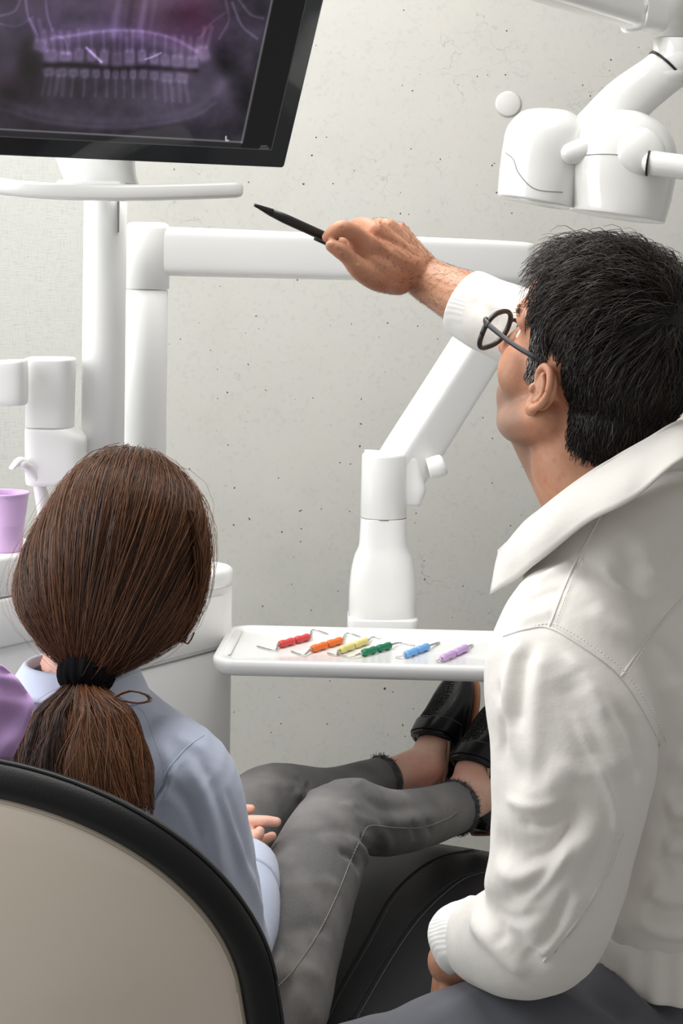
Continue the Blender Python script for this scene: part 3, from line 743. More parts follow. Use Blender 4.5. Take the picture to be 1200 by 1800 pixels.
obj('plastic_cup', lathe(cup, (cup_c[0], cup_c[1], ztops + .0002), n=48), lilac_plastic, label='lilac ribbed plastic cup standing at the left edge', cat='cup')

# operating lamp with its jointed ceiling arm
DL = 2.62
lp = thing('operating_lamp', 'white twin-headed dental operating lamp on a jointed arm', 'lamp', tuple(P(1000, 390, DL)))
far_head = pixloft([(945, 190, 975, 192, DL + .03, .01), (915, 197, 1003, 199, DL + .03, .05), (892, 222, 1030, 222, DL + .03, .075), (884, 255, 1038, 252, DL + .03, .085), (878, 300, 1030, 305, DL + .03, .086), (875, 338, 1012, 364, DL + .03, .085), (876, 345, 1010, 368, DL + .03, .084)], 56, 5, 2.2)
obj('far_lamp_head', far_head, lamp_plastic, lp)
near_head = pixloft([(1072, 193, 1096, 193, DL, .01), (1040, 200, 1130, 201, DL, .05), (1013, 225, 1166, 225, DL, .08), (998, 262, 1184, 258, DL, .093), (994, 300, 1186, 300, DL, .096), (999, 345, 1177, 352, DL, .094), (1002, 366, 1166, 390, DL, .092), (1004, 369, 1164, 393, DL, .090)], 64, 5, 2.2)
obj('near_lamp_head', near_head, lamp_plastic, lp)
obj('hinge_boss', tube([P(1003, 270, DL - .05), P(1025, 264, DL - .05)], [.017, .019], 24, 2), lamp_plastic, lp)
obj('grip_boss', ellipsoid(P(1120, 272, DL - .075), (.042, .03, .042)), lamp_plastic, lp)
obj('grip_bar', tube([P(1148, 287, DL - .10), P(1230, 298, DL - .12), P(1330, 312, DL - .14)], [.0185, .0185, .0185], 28, 4), lamp_plastic, lp)
ra, rb = P(1137, 287, DL - .10), P(1230, 298, DL - .12)
rr = nrm(rb - ra)
obj('grip_ring', tube([ra, ra + rr * .0025], .0191, 28, 1, cap=False), black_matte, lp)
# dark parting lines of the two heads
def ringline(VF, pts, r):
    V, F = VF; F4 = np.array([q if len(q) == 4 else (*q, q[-1]) for q in F]); N = normals(V, F4)
    if (N * (V - V.mean(0))).sum() < 0: N = -N
    pp = pix(V); out = []
    view = V - A3(0, 0, EYE); fac = (N * view).sum(1) < 0
    bv = BVHTree.FromPolygons([tuple(v) for v in V], [tuple(f) for f in F])
    for x, y in catmull([(a, b, 0) for a, b in pts], 8)[:, :2]:
        o = Vector((0, 0, EYE)); d = Vector(tuple(P(x, y, 1.0))) - o
        h = bv.ray_cast(o, d.normalized())
        if h[0] is not None: out.append(np.array(h[0]))
    return tube(out, r, 6, 1)
obj('parting_line', ringline(near_head, [(996, 284), (1020, 274), (1070, 271), (1125, 277)], .0009), seam_grey, lp)
obj('parting_line', ringline(far_head, [(888, 268), (902, 280), (912, 305), (940, 332), (988, 338)], .0009), seam_grey, lp)
obj('lamp_neck', tube([P(1055, 235, DL + .04), P(1100, 180, DL + .04), P(1150, 140, DL + .03), P(1178, 118, DL + .02)], [(.046, .046), (.04, .04), (.036, .036), (.036, .036)], 40, 5), lamp_plastic, lp)
obj('neck_gap', tube([P(1171, 122, DL + .021), P(1174, 119, DL + .021)], .0372, 40, 1, cap=False), black_matte, lp)
z66 = P(1176, 66, DL)[2]; zl0 = P(1176, 128, DL)[2]
ctr = P(1180, 66, DL + .02)
obj('drop_tube', join([lathe([(.001, z66), (.028, z66), (.028, zl0 + .02), (.036, zl0), (.03, zl0 - .012), (.001, zl0 - .015)], (ctr[0], ctr[1], 0), n=40)]), lamp_plastic, lp)
obj('arm_socket', lathe([(.001, z66 + .0015), (.0275, z66 + .0015), (.0275, z66 + .16), (.001, z66 + .16)], (ctr[0], ctr[1], 0), n=40), lamp_plastic, lp)
a0, a1 = P(1172, 30, DL + .03), P(720, -110, DL - .25)
aex = nrm(a1 - a0); aey = nrm(np.cross((0, 0, 1), aex)); aez = np.cross(aex, aey)
La = np.linalg.norm(a1 - a0)
obj('upper_arm', ringloft([(a0 + aex * La * t, aey * .028, aez * h) for t, h in ((0, .03), (.1, .036), (.14, .04), (.16, .032), (.5, .033), (1, .033))], 40, 3, 4.0), lamp_plastic, lp)
# ------------------------------------------------------------------ dental chair
FW = nrm(A3(0.30, 0.954, 0)); RW = A3(FW[1], -FW[0], 0)
rec = math.radians(24)
bu = -FW * math.sin(rec) + A3(0, 0, math.cos(rec)); bn = -FW * math.cos(rec) - A3(0, 0, math.sin(rec))
CB = P(-4, 1668, 1.80)
chair = thing('dental_chair', 'black leather dental chair with a white oval back shell', 'chair', (CB[0] + .25, 2.5, 0.0))
def outline(inset, n=96):
    th = np.linspace(0, 2 * np.pi, n, endpoint=False); a = 0.308 - inset; out = []
    for t in th:
        c, s_ = math.cos(t), math.sin(t)
        if s_ >= 0: p, b = 2.12, 0.245 - inset
        else: p, b = 2.6, 0.40 - inset
        out.append((math.copysign(abs(c) ** (2 / p), c) * a, math.copysign(abs(s_) ** (2 / p), s_) * b))
    return np.array(out)
def oring(inset, off):
    q = outline(inset); return CB + q[:, :1] * RW + q[:, 1:] * bu + bn * off
shell = np.array([oring(.033, -.006), oring(.0335, .006), oring(.036, .0105), oring(.041, .0145), oring(.07, .026), oring(.11, .04), oring(.16, .052), oring(.2, .058), oring(.23, .061)])
obj('back_shell', rings_mesh(shell), shell_white, chair)
rim = np.array([oring(.038, -.002), oring(.032, .005), oring(.026, .009), oring(.016, .0095), oring(.006, .003), oring(.001, -.006), oring(.002, -.016), oring(.008, -.024), oring(.04, -.03), oring(.1, -.03), oring(.2, -.026)])
obj('backrest', rings_mesh(rim), rim_leather, chair)
pipe = oring(.001, -.013); pipe = np.vstack([pipe, pipe[:1]])
obj('piping', tube(pipe, .0022, 6, 1, cap=False), black_matte, chair)
obj('shell_bead', tube(np.vstack([oring(.0355, .009), oring(.0355, .009)[:1]]), .0016, 6, 1, cap=False), simple('bead_beige', (206, 194, 176), .4, .4, .02), chair)
# seat and leg rest
SA = nrm(A3(0.36, 0.93, 0)); SR = A3(SA[1], -SA[0], 0)
seat_rows = []
for t, w, zt, hh in ((0.0, .20, .50, .05), (.05, .235, .525, .066), (.25, .262, .535, .075), (.5, .265, .54, .075), (.75, .255, .55, .07), (.97, .225, .562, .058), (1.04, .18, .556, .045)):
    c = A3(-0.185, 2.09, 0) + SA * 1.02 * t + A3(0, 0, zt - hh)
    seat_rows.append((c, SR * w, A3(0, 0, hh)))
seat = ringloft(seat_rows, 64, 8, 2.9)
obj('seat', seat, chair_leather, chair)
def rays(VF, pts, sub=8):
    V, F = VF; bv = BVHTree.FromPolygons([tuple(v) for v in V], [tuple(int(i) for i in f) for f in F]); out = []
    for x, y in catmull([(a, b, 0) for a, b in pts], sub)[:, :2]:
        o = Vector((0, 0, EYE)); h = bv.ray_cast(o, (Vector(tuple(P(x, y, 1.0))) - o).normalized())
        if h[0] is not None: out.append(np.array(h[0]))
    return np.array(out)
def stitches(path, step, ln, r, off=(0, 0, 0.0005)):
    d = np.r_[0, np.cumsum(np.linalg.norm(np.diff(path, axis=0), axis=1))]; parts = []
    for s0 in np.arange(0, d[-1] - ln, step):
        q = [np.array([np.interp(s0 + k, d, path[:, j]) for j in range(3)]) + off for k in (0, ln / 2, ln)]
        parts.append(tube(q, r, 5, 1, cap=False))
    return join(parts)
for pts in ([(842, 1492), (760, 1512), (690, 1570), (640, 1655), (590, 1740), (560, 1800)], [(852, 1530), (800, 1548), (735, 1605), (680, 1680), (615, 1790)]):
    pa = rays(seat, pts)
    obj('welt_seam', tube(pa, .0024, 6, 1), rim_leather, chair)
    obj('stitching', stitches(pa + A3(.010, .0, -.001), .0062, .0042, .0007, (0, -.0003, .0012)), thread_dark, chair)
obj('seat_column', join([lathe([(.001, .02), (.09, .02), (.085, .3), (.10, .42), (.001, .42)], (-.02, 2.5, 0)), frame_box((.05, 2.55, .03), SA, SR, (0, 0, 1), .7, .45, .06, .02)]), white_satin, chair)
obj('back_bracket', tube([A3(-.17, 2.12, .47), A3(-.22, 2.02, .5), CB - bu * .28 - bn * .03], [.05, .05, .05], 20, 4), black_matte, chair)
obj('foot_plate', frame_box(A3(-0.185, 2.09, 0) + SA * 1.06 + A3(0, 0, .505), SR, SA, (0, 0, 1), .34, .10, .03, .012), white_plastic, chair)

# ------------------------------------------------------------------ the woman
def hand_parts(w, f, dn, side, s=1.0, curl=0.6):
    """a relaxed hand: wrist point, finger direction, dorsal normal, +1/-1 thumb side"""
    f = nrm(f); sd = nrm(np.cross(dn, f)) * side; dn = nrm(np.cross(f, sd)) * side; out = []
    if dn @ np.asarray(dn) < 0: dn = -dn
    for k, (off, l, a, r) in enumerate(((.030, .094, (.042, .026, .022), .0088), (.010, .098, (.046, .03, .023), .009), (-.010, .093, (.042, .028, .022), .0086), (-.028, .084, (.034, .021, .02), .0076))):
        m = w + (f * l + sd * off) * s; out.append(tube([w + sd * off * .5 * s, (w + m) / 2 + sd * off * .15 * s, m], [.017 * s, .0145 * s, .0118 * s], 12, 4))
        q, ang = m, 0; ch = [m]
        for i, sg in enumerate(a):
            ang += curl * (.75, .85, .55)[i]; q = q + (f * math.cos(ang) - dn * math.sin(ang)) * sg * s; ch.append(q)
        out.append(tube(ch, [r * 1.15 * s, r * 1.02 * s, r * .95 * s, r * .75 * s], 12, 4))
    t0 = w + (f * .02 + sd * .022) * s; t1 = w + (f * .055 + sd * .05 - dn * .012) * s; t2 = t1 + (f * .034 + sd * .012 - dn * .012) * s; t3 = t2 + (f * .026 - dn * .012) * s
    out.append(tube([t0, t1, t2, t3], [.017 * s, .0125 * s, .0105 * s, .008 * s], 12, 4)); return out

wo = thing('person', 'woman with brown ponytail in light blue shirt reclining in the dental chair', 'person', (-0.15, 2.45, 0.52))
# legs by joints
RHIP, RT1, RT2, RKN, RS1, RS2, RHEM, RANK = P(455, 1800, 2.30), P(505, 1665, 2.42), P(556, 1520, 2.58), P(603, 1437, 2.72), P(680, 1446, 2.82), P(745, 1436, 2.91), P(800, 1420, 2.985), P(838, 1398, 3.03)
LHIP, LT1, LKN, LS1, LHEM, LANK = P(250, 1720, 2.42), P(370, 1530, 2.66), P(466, 1412, 2.86), P(575, 1402, 2.96), P(672, 1372, 3.05), P(745, 1345, 3.10)
pel = P(345, 1800, 2.34)
nb = P(145, 1195, 2.16)            # base of neck
HC = P(195, 985, 2.175)            # middle of head
RSH, LSH = P(322, 1362, 2.12), P(-40, 1345, 2.24)
REL, RWR = P(404, 1660, 2.22), P(418, 1512, 2.47)
LEL, LWR = P(40, 1640, 2.45), P(330, 1530, 2.62)
def foot_axes(heel, toe, instep):
    x = nrm(toe - heel); z = nrm(instep - x * (instep @ x)); y = np.cross(z, x); return x, y, z
feet = []
for heel, toe, ank in ((P(780, 1410, 3.13), P(812, 1212, 3.25), LANK), (P(842, 1460, 3.05), P(885, 1262, 3.17), RANK)):
    x, y, z = foot_axes(heel, toe, A3(-.70, -.71, .05)); feet.append((heel, x, y, z, ank))
body = [ellipsoid(HC + A3(0, .01, 0), (.072, .09, .1)), ellipsoid(HC + FW * .05 + A3(0, 0, -.05), (.055, .06, .075)), ellipsoid(HC + FW * .115 + A3(0, 0, -.03), (.014, .022, .024)),
        ellipsoid(HC + FW * .085 + A3(0, 0, -.105), (.03, .03, .02)),
        tube([HC + A3(0, 0, -.06), nb + A3(0, 0, .01), nb + A3(0.01, .02, -.06)], [.056, .056, .07], 20, 4),
        ringloft([(nb + A3(0, .01, -.02), RW * .05, FW * .05), (nb + A3(.01, .02, -.08), RW * .15, FW * .075), (nb + A3(.04, .06, -.2), RW * .155, FW * .09), (pel + A3(-.03, -.04, .17), RW * .11, FW * .075), (pel + A3(-.01, 0, .05), RW * .10, FW * .08), (pel, RW * .09, FW * .075)], 32, 4),
        tube([RSH, (RSH + REL) / 2, REL, (REL + RWR) / 2, RWR], [.042, .038, .034, .031, .024], 16, 5), tube([LSH, LEL, LWR], [.042, .034, .024], 16, 6),
        tube([pel, RHIP, RT1, RT2, RKN, RS1, RS2, RHEM, RANK], [.07, .066, .06, .056, .05, .042, .04, .034, .036], 20, 4),
        tube([pel, LHIP, LT1, LKN, LS1, LHEM, LANK], [.07, .066, .06, .05, .042, .034, .036], 20, 4)]
for heel, x, y, z, ank in feet:
    body += [tube([ank, heel + x * .05 + z * .055, heel + x * .035 + z * .03], [.036, .037, .032], 18, 4, up=(0.3, 0, 1)),
             tube([ank - z * .0, heel + x * .085 + z * .054, heel + x * .15 + z * .03, heel + x * .20 + z * .018], [(.034, .034), (.032, .029), (.033, .017), (.028, .010)], 18, 4, up=z)]
# right hand: palm and five fingers resting in the lap
dh = 2.52
hw = [tube([RWR, P(428, 1488, dh), P(430, 1462, dh + .02)], [.026, .027, .022], 14, 4),
      tube([P(424, 1470, dh + .02), P(428, 1446, dh + .02), P(462, 1443, dh + .01), P(486, 1445, dh + .01)], [.010, .0088, .0082, .0072], 14, 5),
      tube([P(420, 1440, dh + .04), P(424, 1424, dh + .05), P(441, 1422, dh + .05)], [.009, .0078, .0068], 14, 5),
      tube([P(432, 1480, dh), P(452, 1468, dh - .005), P(456, 1462, dh - .004)], [.012, .0095, .008], 14, 5),
      tube([P(436, 1490, dh + .01), P(456, 1480, dh + .02), P(478, 1470, dh + .03)], [.010, .0082, .007], 14, 5),
      tube([P(432, 1500, dh), P(448, 1496, dh + .01), P(462, 1488, dh + .03)], [.012, .009, .008], 14, 5)]
hand_w = unify(hw, .0014, 5)
lw = unify(hand_parts(LWR, P(420, 1500, 2.72) - LWR, A3(0, -.2, 1), 1, .92, .5), .002, 5)
bod = unify(body, .0052, 4)
bV, bF = join([(bod[0], bod[1].tolist()), (hand_w[0], hand_w[1].tolist()), (lw[0], lw[1].tolist())])
obj('body', (bV, bF), skin_woman, wo)
rp = P(450, 1491, dh - .003)
obj('finger_ring', lathe([(.0095, -.0016), (.0112, -.0016), (.0112, .0016), (.0095, .0016), (.0095, -.0016)], rp + A3(.002, .004, 0), A3(0, 1, 0), nrm(A3(-.4, 0, 1)), nrm(A3(1, 0, .4)), 24), ring_gold, wo, label='gold ring')

# jeans
jl = [tube([pel + A3(0, 0, .02), RHIP, RT1, RT2, RKN, RS1, RS2, RHEM], [.09, .083, .077, .072, .0605, .0535, .049, .0445], 26, 5),
      tube([pel + A3(0, 0, .02), LHIP, LT1, LKN, LS1, LHEM], [.09, .083, .074, .0615, .050, .0415], 26, 5),
      ringloft([(pel + A3(-.02, -.03, .12), RW * .145, FW * .1), (pel + A3(0, 0, .02), RW * .165, FW * .11), (pel + A3(0, .02, -.05), RW * .14, FW * .1)], 30, 4)]
jV, jF = unify(jl, .004, 7)
jc = []
for pts, w, a in ([[(640, 1535), (628, 1505), (600, 1492)], .008, -.008], [[(655, 1525), (640, 1490), (618, 1472)], .009, .007], [[(668, 1510), (652, 1482), (640, 1462)], .007, -.007],
                  [[(690, 1500), (676, 1470), (660, 1450)], .009, .005], [[(560, 1400), (600, 1412), (640, 1408)], .01, .004], [[(640, 1400), (690, 1420), (750, 1412)], .012, -.004],
                  [[(600, 1420), (650, 1440), (720, 1440), (780, 1425)], .012, .004], [[(540, 1460), (580, 1450), (620, 1455)], .012, -.004], [[(500, 1560), (560, 1545), (610, 1560)], .012, .003],
                  [[(490, 1640), (540, 1620), (590, 1640)], .013, -.004], [[(480, 1720), (530, 1700), (575, 1720)], .012, .004], [[(740, 1480), (735, 1455), (725, 1440)], .008, -.004], [[(765, 1472), (760, 1450), (752, 1436)], .007, -.004],
                  [[(500, 1372), (530, 1392), (560, 1392)], .009, .006], [[(520, 1362), (548, 1378), (590, 1374)], .008, -.006], [[(600, 1362), (630, 1372), (660, 1362)], .008, .004], [[(440, 1380), (470, 1372), (500, 1382)], .012, .003]):
    jc.append((pts, w, a))
jV = crease(jV, jF, jc); jV = ripple(jV, jF, 60, .0022, 5)
jeans = obj('jeans', (jV, jF), jean_m, wo)
sm = rays((jV, jF), [(488, 1735), (520, 1700), (560, 1640), (592, 1575), (618, 1510), (636, 1472), (650, 1452), (690, 1455), (740, 1455), (785, 1440), (806, 1425)], 6)
obj('side_seam', stitches(sm, .0052, .0046, .0011, (-.0004, -.0008, .0004)), thread_m, jeans)
# frayed hems
for hem, prev, rad in ((RHEM, RS2, .0445), (LHEM, LS1, .0415)):
    t = nrm(hem - prev); a = nrm(np.cross(t, (0, 0, 1))); b = np.cross(a, t); n = 1100
    th = rng.uniform(0, 6.283, n); ring = hem + rad * (1.0 + rng.normal(0, .03, n))[:, None] * (np.cos(th)[:, None] * a + np.sin(th)[:, None] * b) + t * rng.uniform(-.004, .006, n)[:, None]
    dirs = t * .6 + (np.cos(th)[:, None] * a + np.sin(th)[:, None] * b) * .5 + rng.normal(0, .55, (n, 3))
    dirs /= np.linalg.norm(dirs, axis=1)[:, None]; ln = rng.uniform(.003, .0065, n)[:, None]
    pth = np.stack([ring, ring + dirs * ln * .5, ring + dirs * ln + rng.normal(0, .0015, (n, 3))], 1)
    obj('frayed_hem', strands(pth, .0005, .7), fray_m, jeans, kind='stuff')
    rr = hem + rad * .97 * (np.cos(np.linspace(0, 6.283, 41))[:, None] * a + np.sin(np.linspace(0, 6.283, 41))[:, None] * b) + t * .001
    obj('hem_edge', tube(rr, .0035, 8, 1, cap=False), fray_m, jeans)

# loafers
for i, (heel, x, y, z, ank) in enumerate(feet):
    st = [(-.004, .024, .030), (.012, .034, .040), (.05, .036, .040), (.10, .037, .040), (.15, .043, .038), (.19, .043, .033), (.225, .034, .026), (.246, .016, .017)]
    rows = [(heel + x * a + z * (h / 2 + .001), y * w, z * (h / 2 + .004)) for a, w, h in st]
    sh = obj('shoe', ringloft(rows, 40, 5, 2.6), shoe_leather, wo, label='black woven leather loafer')
    vr = [(heel + x * a + z * (h / 2 + .002), y * w, z * (h / 2 + .003)) for a, w, h in ((.096, .035, .088), (.100, .038, .091), (.13, .041, .078), (.16, .0425, .060), (.195, .041, .044), (.225, .033, .031), (.247, .015, .018))]
    obj('vamp', ringloft(vr, 40, 5, 2.5), shoe_leather, sh)
    wvn = [(heel + x * a + z * (h / 2 + .008), y * w, z * (h / 2)) for a, w, h in ((.130, .026, .078), (.134, .031, .0765), (.16, .032, .060), (.195, .0295, .044), (.218, .022, .0335), (.228, .012, .029))]
    obj('woven_panel', ringloft(wvn, 40, 5, 2.3), woven, sh)
    wt = []
    for r_, xx in enumerate(np.arange(.136, .224, .0052)):
        h_ = np.interp(xx, [.130, .134, .16, .195, .218, .228], [.078, .0765, .060, .044, .0335, .029]); w_ = np.interp(xx, [.130, .134, .16, .195, .218, .228], [.026, .031, .032, .0295, .022, .012])
        for yy in np.arange(-w_ + .003 + (.0026 if r_ % 2 else 0), w_ - .002, .0052):
            wt.append(ellipsoid(heel + x * xx + y * yy + z * (h_ / 2 + .0082 + h_ / 2 * math.sqrt(max(0, 1 - (abs(yy) / w_) ** 2.3))), (.0021, .0021, .0021), None, 6, 4))
    obj('weave', join(wt), shoe_leather, sh, kind='stuff')
    stp = [(heel + x * a + z * (h / 2 + .002), y * w, z * (h / 2 + .0035)) for a, w, h in ((.104, .0395, .0895), (.106, .0415, .090), (.131, .0425, .0795), (.133, .0415, .078))]
    obj('saddle_strap', ringloft(stp, 40, 3, 2.5), shoe_leather, sh)
    th = np.linspace(.1, math.pi - .1, 16); col = np.array([heel + x * .0965 + y * .0375 * math.cos(t) + z * (.044 + .048 * math.sin(t)) for t in th])
    obj('topline', tube(col, .0032, 8, 2), shoe_leather, sh)
    sr = [(heel + x * a - z * .006, y * w, z * .0038) for a, w in ((-.006, .022), (.012, .035), (.05, .036), (.10, .036), (.15, .0445), (.19, .0455), (.228, .036), (.252, .014))]
    obj('sole', ringloft(sr, 40, 5, 3.0), sole_brown, sh)
    obj('heel_block', frame_box(heel + x * .024 - z * .018, x, y, z, .05, .056, .018, .006), shoe_leather, sh)
    lin_p = [heel + x * .095 + y * .034 * sg + z * .04 for sg in (1,)]
    obj('lining', tube([heel + x * .02 - y * .0325 + z * .042, heel + x * .06 - y * .0345 + z * .043, heel + x * .1 - y * .034 + z * .047], [(.003, .004)] * 3, 8, 4), lining_tan, sh)

# shirt: torso and sleeves
stl = [ringloft([(nb + A3(.0, .005, .0), RW * .065, FW * .06), (nb + A3(.0, .01, -.035), RW * .11, FW * .085), (nb + A3(.012, .015, -.075), RW * .165, FW * .1), (nb + A3(.025, .03, -.14), RW * .18, FW * .11), (nb + A3(.05, .08, -.26), RW * .155, FW * .11), (pel + A3(-.03, -.03, .13), RW * .135, FW * .105), (pel + A3(-.02, 0, .06), RW * .125, FW * .105)], 44, 5, 2.2),
       tube([RSH + A3(-.05, 0, .015), RSH, RSH * .55 + REL * .45 + A3(.006, 0, 0), REL, REL * .5 + RWR * .5 + A3(.018, .0, -.004), RWR * .93 + REL * .07], [.055, .062, .057, .052, .046, .040], 26, 6),
       tube([LSH + A3(.05, 0, .015), LSH, LEL, LWR], [.055, .06, .05, .042], 22, 6)]
sV, sF = unify(stl, .0042, 6)
sV = crease(sV, sF, [([(330, 1330), (365, 1400), (385, 1480), (400, 1560)], .010, .006), ([(350, 1320), (385, 1400), (410, 1470), (430, 1560)], .008, -.006), ([(300, 1370), (340, 1430), (365, 1500)], .009, -.005),
                     ([(380, 1370), (415, 1450), (440, 1530), (470, 1620)], .008, .005), ([(395, 1380), (425, 1460), (455, 1540)], .006, -.004), ([(280, 1300), (300, 1340), (310, 1380)], .008, .004), ([(300, 1290), (335, 1300), (365, 1315)], .007, .003),
                     ([(330, 1310), (300, 1345), (280, 1385), (268, 1420)], .0035, -.0045), ([(338, 1318), (308, 1353), (288, 1393), (276, 1428)], .004, .003)])
sV = ripple(sV, sF, 75, .0028, 11)
shirt = obj('shirt', (sV, sF), shirt_m, wo)
ssm = rays((sV, sF), [(358, 1292), (330, 1312), (298, 1348), (278, 1385), (266, 1415)], 6)
obj('shoulder_seam', tube(ssm, .0012, 6, 1), cuff_m, shirt)
th = np.linspace(math.radians(-250), math.radians(70), 60)
def colring(c, a, b, tilt): return np.array([c + RW * a * math.cos(t) + FW * b * math.sin(t) + A3(0, 0, tilt * math.sin(t)) for t in th])
ct = nb + A3(-.004, .0, .022); cbm = nb + A3(-.004, .0, -.02)
cr_ = [colring(ct + A3(0, 0, -.012), .064, .062, .0), colring(ct, .068, .066, .0), colring(ct * .6 + cbm * .4, .079, .078, -.004), colring(cbm, .092, .092, -.012)]
cr_ = np.array([catmull(np.array(cr_)[:, j], 3) for j in range(60)]).transpose(1, 0, 2)
obj('shirt_collar', sheet(cr_, .0022), cuff_m, shirt)
ku = nrm(RWR - REL); cf = RWR - ku * .045 + A3(.014, -.004, -.004)
obj('shirt_cuff', tube([cf - ku * .035 , cf - ku * .03, cf, cf + ku * .03, cf + ku * .034], [.044, .0475, .0475, .045, .041], 26, 4), cuff_m, shirt)

# hair mass, strands, ponytail
rows = [(205, 793, 245, 793, 2.185, .03), (172, 803, 272, 803, 2.185, .06), (140, 825, 298, 825, 2.185, .085), (110, 862, 334, 860, 2.18, .105), (86, 905, 350, 902, 2.18, .115), (58, 955, 359, 950, 2.18, .12), (38, 1005, 358, 1000, 2.175, .118), (34, 1042, 351, 1040, 2.165, .112), (48, 1080, 338, 1080, 2.15, .1), (68, 1110, 312, 1112, 2.13, .085), (95, 1140, 270, 1142, 2.11, .065), (118, 1165, 225, 1165, 2.095, .042), (132, 1182, 198, 1182, 2.09, .025)]
hm = unify([pixloft(rows, 48, 4), ellipsoid(P(312, 930, 2.17), (.030, .08, .055))], .004, 6)
hairw = obj('hair', hm, hairbase_brown, wo, label='long brown hair tied in a low ponytail')
bvh = BVHTree.FromPolygons([tuple(v) for v in hm[0]], [tuple(int(i) for i in f) for f in hm[1]])
def radius(d):
    h = bvh.ray_cast(Vector(tuple(HC + d * 0.6)), Vector(tuple(-d)))
    return 0.6 - h[3] if h[0] is not None else 0.1
def slerp_path(a, b, K):
    w = math.acos(np.clip(a @ b, -1, 1)); t = np.linspace(0, 1, K)[:, None]
    return (np.sin((1 - t) * w) * a + np.sin(t * w) * b) / math.sin(w)
Q = nrm(FW * .75 + A3(.10, 0, .66)); q1 = nrm(np.cross(Q, (0, 0, 1))); q2 = np.cross(Q, q1)
EN = nrm(P(150, 1168, 2.085) - HC)
paths, tone, rads = [], [], []
NS, K = 9200, 11
clump_t = rng.uniform(0, 1, 90)
for i in range(NS):
    ph = rng.uniform(0, 6.283); an = math.radians(rng.uniform(8, 78))
    s0 = nrm(Q * math.cos(an) + math.sin(an) * (math.cos(ph) * q1 + math.sin(ph) * q2))
    e0 = nrm(EN + rng.normal(0, .055, 3))
    if s0 @ e0 > .93 or s0 @ e0 < -.985: continue
    D = slerp_path(s0, e0, K); off = abs(rng.normal(0, .0030)) + .0003
    wob = rng.normal(0, .020, 3); wob2 = rng.normal(0, .012, 3); tt = np.linspace(0, 1, K)
    D = D + np.sin(tt * math.pi)[:, None] * wob + np.sin(tt * 6.283)[:, None] * wob2
    D /= np.linalg.norm(D, axis=1)[:, None]
    lump = .0022 * math.sin(ph * 23) + .0018 * math.sin(ph * 57 + 1)
    pth = np.array([HC + d * (radius(d) + off + lump * math.sin(t_ * math.pi)) for d, t_ in zip(D, tt)])
    paths.append(pth); tone.append(np.clip(.36 + .30 * math.sin(ph * 27) * math.sin(ph * 8 + 2) + .12 * math.sin(ph * 63) + rng.normal(0, .2), 0, 1)); rads.append(rng.uniform(.0003, .00062))
for i in range(260):                      # flyaways
    p0 = paths[rng.integers(len(paths))].copy(); tt = np.linspace(0, 1, K)[:, None]
    paths.append(p0 + (p0 - HC) * (np.sin(tt * 3.14 * rng.uniform(.8, 1.6)) * rng.uniform(.02, .12)) + rng.normal(0, .004, 3) * tt); tone.append(.8); rads.append(.0003)
def bundle(ctrl, n, spread, r, tmean):
    for i in range(n):
        o = rng.normal(0, spread, 2); c = np.array([P(x + o[0] * (0.5 + .5 * k / len(ctrl)) * 1400, y + o[1] * 400, d + rng.normal(0, spread)) for k, (x, y, d) in enumerate(ctrl)])
        t = np.linspace(0, len(c) - 1, K); cc_ = catmull(c, 6); u = np.linspace(0, len(cc_) - 1, K)
        paths.append(np.stack([np.interp(u, np.arange(len(cc_)), cc_[:, k]) for k in range(3)], 1)); tone.append(np.clip(rng.normal(tmean, .2), 0, 1)); rads.append(r)
bundle([(335, 900, 2.10), (352, 980, 2.11), (346, 1050, 2.12), (330, 1095, 2.12), (317, 1128, 2.12)], 130, .0035, .0006, .45)
bundle([(340, 960, 2.1), (345, 1030, 2.11), (322, 1090, 2.11), (318, 1118, 2.11), (330, 1132, 2.11), (341, 1112, 2.11)], 14, .0012, .0004, .6)
bundle([(60, 1060, 2.12), (64, 1110, 2.11), (78, 1140, 2.1), (110, 1160, 2.09)], 60, .004, .0005, .6)
bundle([(230, 1165, 2.09), (255, 1150, 2.09), (275, 1130, 2.1)], 20, .004, .0003, .6)
hs_ = strands(np.array(paths), rads, .5)
ho = obj('hair_strands', hs_, hair_brown, hairw, kind='stuff'); put_attr(ho, 'tone', np.repeat(tone, K * 3))
